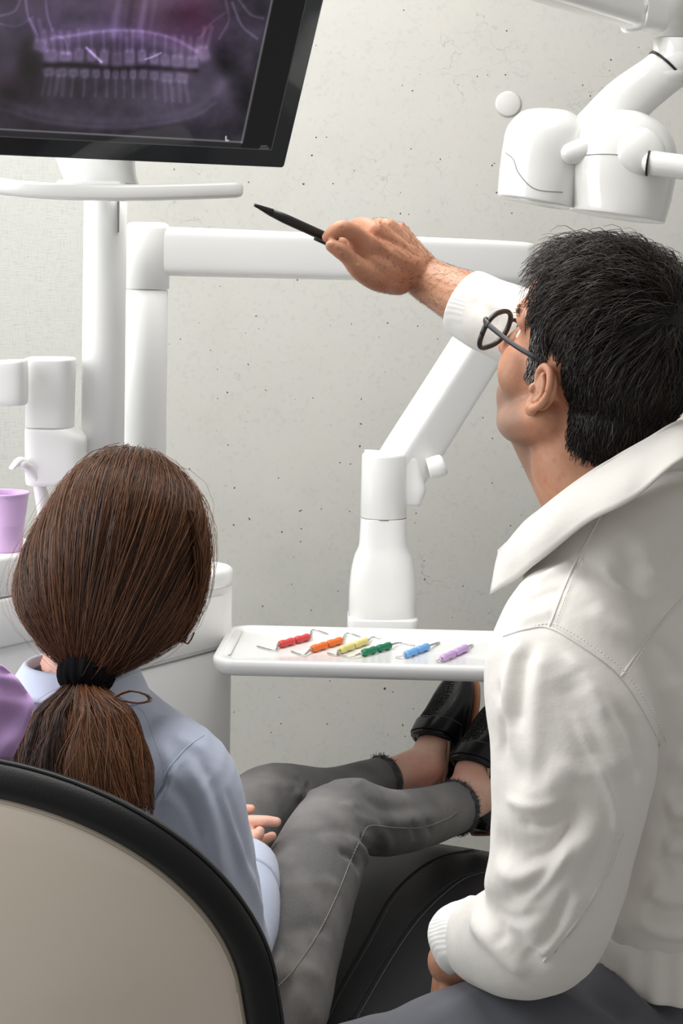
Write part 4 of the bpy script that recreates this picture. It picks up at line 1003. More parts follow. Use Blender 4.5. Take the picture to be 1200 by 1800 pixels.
# ponytail
pm = pixloft([(122, 1205, 178, 1205, 2.07, .02), (95, 1222, 195, 1222, 2.06, .03), (62, 1250, 235, 1250, 2.05, .04), (45, 1290, 252, 1290, 2.035, .045), (34, 1340, 256, 1340, 2.02, .042), (60, 1390, 255, 1385, 2.0, .036), (150, 1420, 250, 1412, 1.99, .02)], 44, 4)
pmV, pmF = unify([pm], .004, 4); pony = obj('ponytail', (pmV, pmF), hairbase_brown, wo)
paths, tone, rads = [], [], []
lev = [(1196, 128, 172, 2.07, .018), (1222, 98, 192, 2.055, .030), (1255, 58, 238, 2.04, .042), (1300, 40, 256, 2.025, .047), (1350, 30, 261, 2.005, .045), (1425, 50, 262, 1.985, .036)]
for i in range(3600):
    u = rng.uniform(-1, 1); dpt = -math.sqrt(max(0, 1 - u * u)) * rng.uniform(.86, 1.03); w1, w2 = rng.normal(0, 3, 2), rng.normal(0, 1, 3)
    swirl = rng.normal(0, .10); c = []
    for k, (yy, xl, xr, d, th_) in enumerate(lev):
        uu = np.clip(u + swirl * (k - 2) * .45, -1, 1) + .05 * math.sin(u * 14 + k * 1.5) + .03 * math.sin(u * 37 + k * 2.2)
        gap = -9 * math.exp(-((u + .25) / .12) ** 2) * (k > 1)
        c.append(P((xl + xr) / 2 + uu * (xr - xl) / 2 + w1[0] * .4, yy + w1[1] + (6 * u if k == 0 else 0) - abs(u) * 10 * (k == 5) + w2[0] * 9 * (k == 5), d + dpt * th_ * .9 + .004 * math.sin(u * 40) - gap * .001))
    cc_ = catmull(c, 5); uq = np.linspace(0, len(cc_) - 1, K)
    paths.append(np.stack([np.interp(uq, np.arange(len(cc_)), cc_[:, k]) for k in range(3)], 1))
    tone.append(np.clip(.62 + .3 * math.sin(u * 29) * math.sin(u * 11 + 1) + rng.normal(0, .18) - .5 * (u < -.3), 0, 1)); rads.append(rng.uniform(.00038, .0007))  # left strands darker, right ones lit: light and shade put into the tone
for i in range(60):
    p0 = paths[rng.integers(len(paths))].copy(); tt = np.linspace(0, 1, K)[:, None]
    paths.append(p0 + rng.normal(0, .012, 3) * np.sin(tt * 2.2)); tone.append(.9); rads.append(.0003)
bundle([(200, 1225, 2.03), (228, 1214, 2.03), (258, 1222, 2.03), (262, 1232, 2.03), (240, 1236, 2.03), (215, 1232, 2.03)], 16, .002, .0004, .8)
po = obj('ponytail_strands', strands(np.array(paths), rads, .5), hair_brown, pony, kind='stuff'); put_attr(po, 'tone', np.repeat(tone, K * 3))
# scrunchie: puckered velvet ring
sc0 = P(152, 1180, 2.068); axs = nrm(P(148, 1215, 2.06) - P(156, 1150, 2.08)); s1 = nrm(np.cross(axs, (0, 1, 0))); s2 = np.cross(axs, s1)
R = []
for th_ in np.linspace(0, 6.283, 90, endpoint=False):
    wv = 1 + .13 * math.sin(th_ * 9 + .7) + .08 * math.sin(th_ * 17)
    ring = [sc0 + (s1 * math.cos(th_) + s2 * math.sin(th_)) * (.0185 + .0155 * wv * math.cos(f)) + axs * (.0235 * (1 + .08 * math.sin(th_ * 7 + 1)) * math.sin(f) + .002 * math.sin(th_ * 11)) for f in np.linspace(0, 6.283, 20, endpoint=False)]
    R.append(ring)
R = np.array(R); nr = len(R); SVV = R.reshape(-1, 3)
SFF = [(i * 20 + j, i * 20 + (j + 1) % 20, ((i + 1) % nr) * 20 + (j + 1) % 20, ((i + 1) % nr) * 20 + j) for i in range(nr) for j in range(20)]
obj('scrunchie', (SVV, SFF), scrunchie_m, wo, label='black velvet scrunchie')

# crumpled purple paper over the head cushion at the far left
g = []
for v in np.linspace(0, 1, 22):
    row = []
    for u in np.linspace(0, 1, 26):
        rx = np.interp(v, [0, .3, .55, .75, 1], [5, 34, 62, 48, 20]); ry = np.interp(v, [0, .3, .55, .75, 1], [1170, 1196, 1236, 1280, 1337])
        x = -190 + (rx + 190) * u; y = (1120 + 225 * v) * (1 - u) + ry * u
        d = 1.985 - .05 * math.sin(u * 2.2) * (1 - .4 * v) + .003 * math.sin(u * 17 + v * 9) + .0025 * math.sin(v * 21 - u * 8)
        row.append(P(x, y, d))
    g.append(row)
obj('paper_cover', sheet(np.array(g), .0015), purple_paper, label='crumpled purple paper sheet beside the ponytail at the chair top', cat='paper cover')
# ------------------------------------------------------------------ the dentist
HS = 1.04
pit = math.radians(25); az = A3(-0.70, 0.714, 0)
HF = az * math.cos(pit) + A3(0, 0, math.sin(pit)); HU = -az * math.sin(pit) + A3(0, 0, math.cos(pit)); HL = A3(-az[1], az[0], 0)
HM = P(1040, 646, 1.90)
MX = np.stack([HF, HL, HU], 1)
def hw_(p): return HM + (np.asarray(p, float) * HS) @ MX.T
def to_local(V): return ((V - HM) @ MX) / HS
def loc(VF): return hw_(VF[0]), VF[1]
man = thing('person', 'dark-haired man with glasses in white jacket pointing a pen at the monitor', 'person', (0.42, 1.93, 0.66))
nbm = P(1090, 905, 1.885)
head = [loc(ellipsoid((-.050, 0, -.035), (.050, .056, .055))), loc(ellipsoid((-.012, 0, .030), (.098, .076, .086))), loc(ellipsoid((.032, 0, -.018), (.062, .062, .088))), loc(ellipsoid((.055, 0, .05), (.045, .055, .045))),
        loc(tube([(-.004, .054, -.055), (.030, .042, -.082), (.068, 0, -.100), (.030, -.042, -.082), (-.004, -.054, -.055)], [.024, .024, .018, .024, .024], 16, 6)),
        loc(ellipsoid((.072, 0, -.101), (.016, .020, .016))), loc(ellipsoid((.060, .018, -.065), (.030, .026, .034))), loc(ellipsoid((.060, -.018, -.065), (.030, .026, .034))), loc(ellipsoid((.053, .039, -.03), (.031, .028, .036))), loc(ellipsoid((.053, -.039, -.03), (.031, .028, .036))), tube([hw_((.050, 0, -.085)), P(975, 800, 1.955), P(1045, 905, 1.92)], [.036, .040, .052], 20, 5),
        loc(tube([(.066, .05, .022), (.088, .028, .027), (.092, 0, .024), (.088, -.028, .027), (.066, -.05, .022)], .0115, 12, 5)),
        loc(tube([(.09, 0, .018), (.103, 0, -.012), (.114, 0, -.034)], [.0075, .0095, .0125], 12, 5)), loc(ellipsoid((.099, .013, -.037), (.012, .008, .008))), loc(ellipsoid((.099, -.013, -.037), (.012, .008, .008))),
        loc(tube([(.076, .020, -.067), (.092, .0, -.063), (.076, -.020, -.067)], .0075, 10, 5)), loc(tube([(.074, .018, -.078), (.090, .0, -.077), (.074, -.018, -.078)], .008, 10, 5)),
        tube([hw_((-.022, 0, -.03)), hw_((-.03, 0, -.10)), nbm + A3(0, 0, -.0), nbm + A3(.01, .0, -.07)], [(.056, .06), (.055, .06), (.06, .062), (.075, .075)], 24, 5, up=(0, 1, 0.1))]
headV, headF = unify(head, .0025, 44)
ears = []
for sg in (1, -1):
    ce_ = A3(-.002, .074, -.020)
    def ep(x, z, y=None):
        yy = (.004 + (.012 - x) * .42) if y is None else y
        q = ce_ + A3(x, yy, z) * .88; q[1] *= sg; return q
    e = [tube([ep(.011, .004, .004), ep(.012, .018), ep(.004, .029), ep(-.011, .028), ep(-.021, .014), ep(-.0215, -.003), ep(-.014, -.018), ep(-.004, -.028)], [.003, .0042, .0046, .0048, .0046, .0044, .0042, .0045], 12, 5),
         ellipsoid(ep(.001, -.031, .007), (.008, .0055, .009)), ellipsoid(ep(.004, -.024, .005), (.007, .005, .01)), ellipsoid(ep(-.006, .0, .004), (.017, .004, .026)), ellipsoid(ep(.011, -.006, .006), (.0045, .005, .006)),
         tube([ep(-.001, .019, .0115), ep(-.010, .008, .0135), ep(-.010, -.006, .012), ep(-.004, -.016, .009)], .0034, 10, 5), ellipsoid(ep(-.004, 0, -.002), (.012, .008, .022))]
    ears.append(unify([loc((( (x[0] - ce_ * A3(1, sg, 1)) * .92 + ce_ * A3(1, sg, 1)), x[1])) for x in e], .0011, 4))
# pointing arm and hand
WR = P(748, 490, 2.29)
mc_ = [P(640, 428, 2.215), P(660, 408, 2.245), P(682, 402, 2.275), P(702, 407, 2.305)]
hand = [tube([P(900, 580, 2.20), P(826, 530, 2.235), P(785, 510, 2.265), WR], [(.045, .043), (.042, .038), (.037, .033), (.034, .029)], 20, 5)]
for m, r in zip(mc_, (.0155, .0155, .0145, .013)):
    hand.append(tube([WR * .75 + m * .25 + A3(0, 0, 0), WR * .45 + m * .55, m], [.0255, .0195, r], 14, 4))
hand.append(ellipsoid(P(688, 462, 2.265), (.032, .024, .028))); hand.append(ellipsoid(P(628, 440, 2.213), (.014, .010, .016))); hand.append(ellipsoid(P(611, 430, 2.222), (.014, .010, .014)))
hand += [tube([mc_[0], P(617, 407, 2.195), P(598, 402, 2.188), P(584, 410, 2.19), P(576, 417, 2.196)], [.0145, .0115, .0112, .0095, .0080], 16, 5),
         tube([mc_[1], P(640, 396, 2.262), P(622, 401, 2.275), P(612, 425, 2.28), P(618, 442, 2.27)], [.0145, .0112, .0108, .0098, .008], 14, 5),
         tube([mc_[2], P(660, 398, 2.31), P(648, 410, 2.325), P(640, 440, 2.32), P(648, 456, 2.30)], [.0138, .011, .0105, .0095, .008], 14, 5),
         tube([mc_[3], P(690, 405, 2.34), P(680, 420, 2.35), P(672, 448, 2.34), P(678, 458, 2.325)], [.0122, .0098, .0092, .0085, .007], 14, 5),
         tube([P(700, 492, 2.265), P(664, 488, 2.235), P(634, 474, 2.205), P(612, 452, 2.19), P(598, 440, 2.183), P(583, 432, 2.18)], [.021, .0185, .0148, .0112, .0113, .0088], 16, 5),
         tube([P(700, 488, 2.26), P(660, 466, 2.225), P(640, 446, 2.215)], [.02, .017, .011], 12, 4)]
handR = unify(hand, .0017, 8)
handR = (crease(handR[0], handR[1], [([(600, 436), (603, 445), (600, 452)], .0016, -.0012), ([(606, 440), (609, 449), (606, 458)], .0016, -.001), ([(628, 432), (636, 452), (634, 470)], .003, -.003), ([(606, 396), (610, 406)], .0018, -.001),
                                     ([(655, 408), (690, 440), (735, 470)], .004, .0012), ([(678, 402), (705, 435), (740, 465)], .0035, .0012), ([(668, 404), (698, 436)], .005, -.0012)]), handR[1])
# resting arm, torso, legs (under the clothes)
LSm, LE, LWm = P(985, 1160, 1.785), P(955, 1625, 1.75), P(792, 1690, 1.935)
RSm, RE = A3(.50, 2.02, 1.30), P(1060, 640, 2.13)
TR_, TF = A3(.82, .57, 0), A3(-.57, .82, 0)
HIPc = A3(.43, 1.93, .77); LHm, RHm = HIPc - TR_ * .09 + A3(0, 0, -.01), HIPc + TR_ * .09
LK, RK = P(585, 1985, 1.86), A3(.47, 2.42, .66)
LA_, RA_ = A3(-.0, 1.80, .09), A3(.44, 2.55, .09)
body = [tube([nbm + A3(0, 0, .0), nbm + A3(.02, .01, -.09)], [.058, .085], 20, 4), ringloft([(A3(.33, 1.9, 1.30), TR_ * .1, TF * .07), (A3(.36, 1.91, 1.22), TR_ * .17, TF * .09), (A3(.39, 1.92, 1.1), TR_ * .165, TF * .11), (A3(.42, 1.93, .92), TR_ * .15, TF * .11), (HIPc, TR_ * .14, TF * .1), (HIPc - A3(0, 0, .06), TR_ * .12, TF * .09)], 32, 4),
        tube([A3(.34, 1.9, 1.27), LSm, P(1000, 1400, 1.74), LE, (LE + LWm) / 2, LWm], [.05, .052, .045, .04, .036, .028], 18, 4), tube([A3(.36, 1.92, 1.27), RSm, RE, P(900, 580, 2.20)], [.05, .052, .044, .036], 18, 5),
        tube([LHm, (LHm + LK) / 2, LK, (LK + LA_) / 2, LA_], [.08, .072, .055, .05, .035], 18, 4), tube([RHm, (RHm + RK) / 2, RK, (RK + RA_) / 2, RA_], [.08, .072, .055, .05, .035], 18, 4)]
bodyM = unify(body, .009, 2)
fdir = nrm(P(775, 1850, 1.99) - LWm)
handL = unify(hand_parts(LWm, fdir, nrm(A3(-.3, -.4, .8)), 1, 1.0, .35) + [tube([(LE + LWm) / 2, LWm], [.036, .027], 16, 3)], .002, 5)
bV, bF = join([(m[0], m[1].tolist()) for m in [(headV, headF), *ears, handR, bodyM, handL]])
mb = obj('body', (bV, bF), skin_man, man)
lb = to_local(bV)
put_attr(mb, 'stubble', .75 * np.clip((-.035 - lb[:, 2] - .5 * np.clip(-lb[:, 0] + .02, 0, 1)) / .03, 0, 1) * np.clip((lb[:, 0] + .01) / .03, 0, 1) * np.clip((lb[:, 2] + .175) / .03, 0, 1) * ((np.abs(lb[:, 1]) < .075) & (lb[:, 0] < .13)))
nl = P(579, 431, 2.172)
obj('thumb_nail', ellipsoid(nl + A3(.001, .0008, .001), (.0052, .0018, .0036)), nail_m, man)
for sg in (1, -1):
    eo = obj('eye', ellipsoid(hw_((.071, .031 * sg, -.001)), (.0125,) * 3), eye_m, man)
    obj('iris', ellipsoid(hw_((.0815, .031 * sg, -.001)), (.0042,) * 3), iris_m, eo)

# short dark hair: cap plus strands
hl = to_local(headV)
def hairline(x): return np.interp(x, [-.12, -.09, -.06, -.042, -.028, -.012, .006, .014, .02, .034, .044, .056, .07, .082], [-.066, -.072, -.076, -.068, -.03, .014, .022, -.012, -.03, -.022, .024, .062, .090, .105])
Nn = normals(headV, headF)
inside = (hl[:, 2] > hairline(hl[:, 0])) & (hl[:, 0] < .083)
fm = inside[headF].all(1)
F2 = headF[fm]; used = np.unique(F2); mp_ = -np.ones(len(headV), int); mp_[used] = np.arange(len(used))
depth_in = np.clip((hl[:, 2] - hairline(hl[:, 0])) / .06, 0, 1)
topness = np.clip((hl[:, 2] - .035) / .06, 0, 1)
capV = headV + Nn * (0.0012 + depth_in * (.004 + .012 * topness))[:, None]
hairm = obj('hair', (capV[used], mp_[F2]), hairbase_black, man, label='short thick black hair greying at the temple')
NH, K2 = 15000, 6
fi = rng.integers(0, len(F2), NH); bc = rng.random((NH, 2)); 
Q4 = headV[F2[fi]]; root = (Q4[:, 0] * (1 - bc[:, :1]) + Q4[:, 1] * bc[:, :1]) * (1 - bc[:, 1:]) + (Q4[:, 3] * (1 - bc[:, :1]) + Q4[:, 2] * bc[:, :1]) * bc[:, 1:]
rn = Nn[F2[fi, 0]]; rl = to_local(root)
tp = np.clip((rl[:, 2] - .03) / .07, 0, 1); di = np.clip((rl[:, 2] - hairline(rl[:, 0])) / .06, 0, 1)
crown = A3(-.075, .012, .085)
rad_l = rl - crown
swirl = np.cross(np.broadcast_to(A3(-.5, 0, .8), rl.shape), rad_l)
dl = nrm(A3(-.35, 0, -.94))[None, :] * (1 - tp)[:, None] * .9 + (rad_l / (np.linalg.norm(rad_l, axis=1)[:, None] + .01)) * (.35 + tp)[:, None] + swirl * 6 * tp[:, None]
front = np.clip((rl[:, 0] - .02) / .05, 0, 1) * tp
dl += front[:, None] * A3(-.5, .5, .5)
# locks: neighbouring hairs lean the same way
lockd = np.stack([np.sin(rl @ A3(210, 90, 150) + k * 2.1) + np.sin(rl @ A3(-130, 240, 80) + k) for k in range(3)], 1) * .22
dl = dl + lockd * (.4 + tp)[:, None] + rng.normal(0, .16, rl.shape)
dw = dl @ MX.T
dw -= rn * (dw * rn).sum(1)[:, None]; dw /= np.linalg.norm(dw, axis=1)[:, None] + 1e-9
ln = (.010 + .012 * di * (1 - tp) + .034 * tp) * rng.uniform(.75, 1.25, NH)
lift = (.22 + .30 * tp + rng.normal(0, .07, NH))
off0 = (.0005 + di * (.003 + .010 * tp) * rng.uniform(.3, 1.05, NH))
t = np.linspace(0, 1, K2)
base_ = root + rn * off0[:, None]
curl_ax = np.cross(dw, rn)
cph = rng.uniform(0, 6.28, NH); camp = (.0008 + .003 * tp) * rng.uniform(.3, 1.2, NH)
pth = base_[:, None] + dw[:, None] * (ln[:, None] * t)[..., None] + rn[:, None] * (ln[:, None] * (lift[:, None] * np.sin(t * 2.2) - .35 * t ** 2 * (.6 + tp[:, None] * .2)))[..., None] + curl_ax[:, None] * (camp[:, None] * np.sin(t * 5 + cph[:, None]) * t)[..., None]
fly = rng.random(NH) < .012
pth[fly] += rn[fly][:, None] * (.018 * t[None, :, None] * rng.uniform(.3, 1, fly.sum())[:, None, None] * (.3 + tp[fly])[:, None, None])
grey = np.clip((rl[:, 0] - .008) / .016, 0, 1) * np.clip((.065 - rl[:, 2]) / .045, 0, 1)
isg = np.where(rng.random(NH) < .10 + .62 * grey, rng.uniform(.35, 1, NH), 0) * np.clip(.18 + grey * 1.0, 0, 1)
hs2 = obj('hair_strands', strands(pth, rng.uniform(.00038, .0007, NH), .4), hair_black, hairm, kind='stuff')
put_attr(hs2, 'tone', np.repeat(np.clip(rng.normal(.35, .25, NH) + .2 * tp, 0, 1), K2 * 3)); put_attr(hs2, 'grey', np.repeat(isg, K2 * 3))
# eyebrow and fine forearm hair
eb = []
for i in range(260):
    a = rng.random(); sg = 1 if i % 2 else -1; p0 = hw_((.094 - .02 * a ** 2 + rng.normal(0, .001), sg * (.012 + .042 * a), .022 + .008 * math.sin(a * 2.6) + rng.normal(0, .002)))
    d = (A3(-.3, sg * .9, .2) + rng.normal(0, .2, 3)) @ MX.T * .009; eb.append([p0, p0 + d * .5 + HF * .001, p0 + d])
ebo = obj('eyebrow_hair', strands(np.array(eb), .0005), hair_black, hairm, kind='stuff'); put_attr(ebo, 'tone', np.full(len(eb) * 9, .2)); put_attr(ebo, 'grey', np.zeros(len(eb) * 9))
pp = pix(handR[0]); hn = normals(*handR); sel = np.where((pp[:, 0] > 655) & (pp[:, 0] < 835))[0]; sel = rng.choice(sel, 1500)
fd = nrm(P(690, 440, 2.25) - P(826, 530, 2.235)); ah = []
for i in sel:
    n_ = hn[i]; d = fd + A3(0, 0, -.5) + rng.normal(0, .35, 3); d -= n_ * (d @ n_); d = nrm(d); L_ = rng.uniform(.004, .010) * (1 if pp[i, 0] > 720 else .6)
    ah.append([handR[0][i], handR[0][i] + d * L_ * .5 + n_ * .0012, handR[0][i] + d * L_ + n_ * .001])
aho = obj('arm_hair', strands(np.array(ah), .00016), hair_black, hairm, kind='stuff'); put_attr(aho, 'tone', np.full(len(ah) * 9, .7)); put_attr(aho, 'grey', np.zeros(len(ah) * 9))

# glasses
gl_ = thing('eyeglasses', 'dark rounded eyeglasses on the face of the man', 'glasses', tuple(hw_((.10, 0, -.02))))
lens_m = bpy.data.materials.new('lens_glass'); lens_m.use_nodes = True
nt = lens_m.node_tree; nt.nodes.clear(); out = nt.nodes.new('ShaderNodeOutputMaterial'); mixn = nt.nodes.new('ShaderNodeMixShader'); tr = nt.nodes.new('ShaderNodeBsdfTransparent'); gs = nt.nodes.new('ShaderNodeBsdfGlossy'); gs.inputs['Roughness'].default_value = .03
mixn.inputs[0].default_value = .05; nt.links.new(tr.outputs[0], mixn.inputs[1]); nt.links.new(gs.outputs[0], mixn.inputs[2]); nt.links.new(mixn.outputs[0], out.inputs[0])
gx0, gz0 = .116, -.011
for sg in (1, -1):
    th = np.linspace(0, 2 * np.pi, 49); ex_ = np.sign(np.cos(th)) * np.abs(np.cos(th)) ** .8 * .0265; ez_ = np.sign(np.sin(th)) * np.abs(np.sin(th)) ** .8 * .0215
    rimp = np.array([hw_((gx0 - abs(.036 + a) * .0 - .010 * ((.036 + a) / .062) ** 2, sg * (.036 + a), gz0 + b - .002 * a / .026)) for a, b in zip(ex_, ez_)])
    obj('rim', tube(rimp, [(.0028, .0032)] * len(rimp), 8, 1, up=tuple(HF), cap=False), glass_frame, gl_)
    cl = rimp[:-1]; ring2 = [cl + HF * .0006, cl.mean(0) + (cl - cl.mean(0)) * .5 + HF * .0008]
    obj('lens', rings_mesh(np.array([cl - HF * .0006, cl + HF * .0006])), lens_m, gl_)
    obj('temple', tube([hw_((gx0 - .009, sg * .0635, gz0 + .013)), hw_((gx0 - .016, sg * .0675, gz0 + .0135)), hw_((.06, sg * .0735, gz0 + .013)), hw_((.03, sg * .0745, gz0 + .014)), hw_((.01, sg * .070, .004)), hw_((-.01, sg * .062, .0))], [(.0022, .0034), (.0020, .0034), (.0018, .003), (.0018, .003), (.0018, .003), (.0016, .0026)], 10, 4), glass_frame, gl_)
    obj('end_piece', tube([hw_((gx0 - .006, sg * .0585, gz0 + .013)), hw_((gx0 - .009, sg * .0640, gz0 + .0135)), hw_((gx0 - .018, sg * .068, gz0 + .0135))], [(.0026, .0042)] * 3, 10, 3), glass_frame, gl_)
obj('bridge', tube([hw_((gx0, .0105, gz0 + .004)), hw_((gx0 + .003, 0, gz0 + .008)), hw_((gx0, -.0105, gz0 + .004))], .0022, 10, 5), glass_frame, gl_)

# pen in the hand
pa, pb = P(447, 360, 2.16), P(650, 452, 2.255)
pdv = nrm(pb - pa); ps = nrm(np.cross(pdv, (0, 0, 1))); pu = np.cross(ps, pdv); Lp = np.linalg.norm(pb - pa)
pen = thing('pen', 'slim matte black pen held out towards the monitor', 'pen', tuple((pa + pb) / 2))
obj('barrel', lathe([(.0016, .026), (.0052, .027), (.0064, .05), (.0065, Lp - .002), (.0055, Lp), (.0005, Lp)], pa, ps, pu, pdv, 24), black_matte, pen)
obj('tip', lathe([(.0006, 0), (.0022, .0005), (.0026, .006), (.0053, .0268), (.001, .0268)], pa, ps, pu, pdv, 24), black_matte, pen)
c0 = P(557, 421, 2.20)
obj('clip', frame_box(c0 + pdv * .016 - pu * .0005, pdv, ps, pu, .04, .0045, .0035, .0008), black_gloss, pen)

# jacket
jk = [ringloft([(HIPc + A3(0, 0, .10), TR_ * .160, TF * .122), (HIPc + A3(0, 0, .125), TR_ * .178, TF * .135), (A3(.425, 1.925, .93), TR_ * .188, TF * .14), (A3(.405, 1.92, 1.08), TR_ * .19, TF * .14), (A3(.375, 1.905, 1.20), TR_ * .19 + A3(0, 0, .03), TF * .12), (A3(.345, 1.90, 1.275), TR_ * .16 + A3(0, 0, .03), TF * .10), (A3(.330, 1.890, 1.335), TR_ * .115 + A3(0, 0, .02), TF * .092), (A3(.345, 1.885, 1.372), TR_ * .085 + A3(0, 0, .02), TF * .08), (A3(.348, 1.885, 1.388), TR_ * .065 + A3(0, 0, .02), TF * .065)], 56, 5, 2.2),
      tube([A3(.30, 1.88, 1.255), P(995, 1165, 1.785), P(1008, 1300, 1.745), P(990, 1480, 1.725), P(950, 1625, 1.745), P(878, 1655, 1.83), P(828, 1650, 1.895)], [.075, .083, .086, .0735, .0665, .053, .040], 32, 6, up=(0, 1, .05)),
      ellipsoid(P(975, 1130, 1.79), (.062, .06, .055)),
      tube([A3(.38, 1.92, 1.25), RSm, RE + A3(.02, 0, 0), P(915, 578, 2.185), P(845, 545, 2.225)], [.075, .08, .062, .053, .046], 28, 6)]
kV, kF = unify(jk, .0034, 8)
kc = [([(862, 1460), (885, 1498), (930, 1500), (985, 1465), (1030, 1400)], .016, -.011), ([(866, 1500), (900, 1540), (950, 1532), (1005, 1490), (1060, 1430)], .014, .010), ([(835, 1572), (870, 1592), (925, 1565), (985, 1500)], .012, -.012),
      ([(822, 1605), (850, 1650), (885, 1690), (930, 1715)], .012, .008), ([(835, 1590), (862, 1630), (880, 1665)], .009, -.008), ([(900, 1560), (925, 1630), (965, 1690)], .014, .007), ([(860, 1610), (900, 1660), (960, 1710)], .010, -.006),
      ([(1070, 1450), (1045, 1530), (1010, 1600), (965, 1680)], .007, -.004),
      ([(905, 1125), (888, 1190), (880, 1270)], .010, .008), ([(925, 1125), (912, 1200), (900, 1290)], .010, -.008), ([(948, 1125), (935, 1210), (930, 1330), (925, 1400)], .012, .007), ([(990, 1180), (1030, 1260), (1050, 1350)], .016, -.007), ([(1020, 1180), (1070, 1270), (1100, 1370)], .014, .007),
      ([(870, 1300), (900, 1350), (960, 1370)], .014, -.006), ([(1000, 1330), (960, 1380), (900, 1420)], .014, .006), ([(1160, 1458), (1200, 1456), (1260, 1465)], .009, -.016), ([(1165, 1432), (1200, 1428), (1260, 1440)], .014, .012), ([(1160, 1490), (1200, 1495), (1260, 1495)], .014, .011), ([(1150, 1540), (1180, 1520), (1240, 1530)], .012, -.009),
      ([(1185, 1330), (1220, 1345), (1270, 1330)], .014, .009), ([(1180, 1380), (1220, 1390), (1270, 1372)], .012, -.009), ([(1130, 1560), (1170, 1580), (1240, 1570)], .012, .009), ([(1125, 1590), (1165, 1610), (1240, 1605)], .010, -.009), ([(1110, 1610), (1150, 1635), (1220, 1645)], .010, .007),
      ([(1120, 920), (1140, 990), (1200, 1030)], .010, .004), ([(1090, 930), (1110, 1000), (1130, 1080)], .010, -.004), ([(1010, 1000), (1080, 1010), (1150, 990)], .012, -.004), ([(1180, 900), (1150, 960), (1160, 1020)], .010, .004), ([(1040, 1060), (1080, 1100), (1130, 1110)], .014, .004),
      ([(930, 1030), (970, 1000), (1010, 980)], .008, .005), ([(915, 1060), (950, 1040), (990, 1030)], .007, -.004), ([(905, 1090), (940, 1075), (968, 1070)], .008, .004), ([(1180, 1180), (1200, 1230), (1230, 1300)], .014, .007),
      ([(820, 520), (850, 540), (870, 580)], .010, -.004), ([(850, 505), (885, 540), (900, 590)], .010, .005)]
kc += [([(1015, 1430), (965, 1495), (905, 1522)], .005, -.008), ([(1005, 1240), (1050, 1330), (1085, 1420), (1075, 1500)], .006, .006), ([(1000, 1470), (965, 1545), (915, 1588)], .005, .007), ([(850, 1600), (895, 1620), (945, 1600)], .006, -.007), ([(880, 1400), (930, 1420), (990, 1400)], .006, .005), ([(905, 1440), (950, 1450), (1010, 1420)], .005, -.006), ([(1030, 1560), (985, 1640), (930, 1690)], .006, .006), ([(1010, 1560), (965, 1640), (915, 1700)], .005, -.006),
       ([(1080, 1230), (1120, 1300), (1130, 1380)], .007, -.006), ([(870, 1190), (878, 1260), (872, 1330)], .006, -.006), ([(1110, 970), (1160, 985), (1200, 960)], .006, -.004), ([(1050, 980), (1100, 1030), (1170, 1050)], .006, .004), ([(1150, 1120), (1180, 1150), (1200, 1200)], .007, -.005), ([(990, 1140), (1040, 1200), (1065, 1260)], .006, .005)]
kc = [(p_, w_, a_ * .8) for p_, w_, a_ in kc]
kV = crease(kV, kF, kc); kV = ripple(kV, kF, 48, .0026, 21); kV = ripple(kV, kF, 110, .0016, 22)
jacket = obj('jacket', (kV, kF), jacket_m, man, label='white cotton zip jacket')
for nm, pts in (('shoulder_seam', [(1056, 905), (1035, 945), (1008, 995), (985, 1050), (966, 1100)]), ('armhole_seam', [(885, 1118), (925, 1106), (965, 1104), (1025, 1138), (1085, 1185), (1130, 1250), (1160, 1310)]), ('yoke_seam', [(1092, 1188), (1125, 1140), (1160, 1090), (1200, 1045)]), ('sleeve_seam', [(1085, 1470), (1050, 1560), (1005, 1630), (955, 1690)])):
    sp_ = rays((kV, kF), pts, 6)
    obj(nm, tube(sp_, .0013, 6, 1), jacket_m, jacket)
    obj('stitching', stitches(sp_ + A3(.006, 0, .003), .004, .0028, .00045, (0, -.0012, .0004)), simple('white_thread', (214, 210, 202), .8, .2, .02), jacket)
fold = [(876, 968, 1.905), (920, 922, 1.865), (965, 882, 1.835), (1050, 822, 1.80), (1130, 776, 1.785), (1205, 738, 1.79), (1290, 760, 1.85), (1310, 800, 1.95), (1220, 850, 2.02)]
outer = [(862, 1046, 1.885), (905, 1019, 1.835), (950, 985, 1.80), (1030, 920, 1.765), (1115, 876, 1.738), (1215, 800, 1.735), (1340, 810, 1.81), (1365, 870, 1.95), (1240, 930, 2.05)]
fo = catmull([P(*q) for q in fold], 7); ou = catmull([P(*q) for q in outer], 7)
inn = fo + (nbm + A3(0, 0, .02) - fo) * .22 + A3(0, 0, -.035)
mid = (fo + ou) / 2; outw = mid - (nbm + A3(0, 0, .0)); outw[:, 2] = 0; outw /= np.linalg.norm(outw, axis=1)[:, None]
outw = outw * np.clip(np.arange(len(outw)) / 9., 0.02, 1)[:, None]; inn = fo + (inn - fo) * np.clip(np.arange(len(fo)) / 6., .05, 1)[:, None]
rowsC = np.array([inn, (inn + fo) / 2 + outw * .001, fo - A3(0, 0, .004) - outw * .003, fo, fo + outw * .003 + A3(0, 0, -.004), mid * .6 + fo * .4 + outw * .009, mid * .7 + ou * .3 + outw * .008, ou])
rowsC = np.array([catmull(rowsC[:, j], 3) for j in range(rowsC.shape[1])]).transpose(1, 0, 2)
rowsC += .0016 * np.sin(np.arange(rowsC.shape[1])[None, :, None] * .55 + np.arange(rowsC.shape[0])[:, None, None] * .35) * outw[None]
obj('jacket_collar', sheet(rowsC, .0026), jacket_m, jacket)
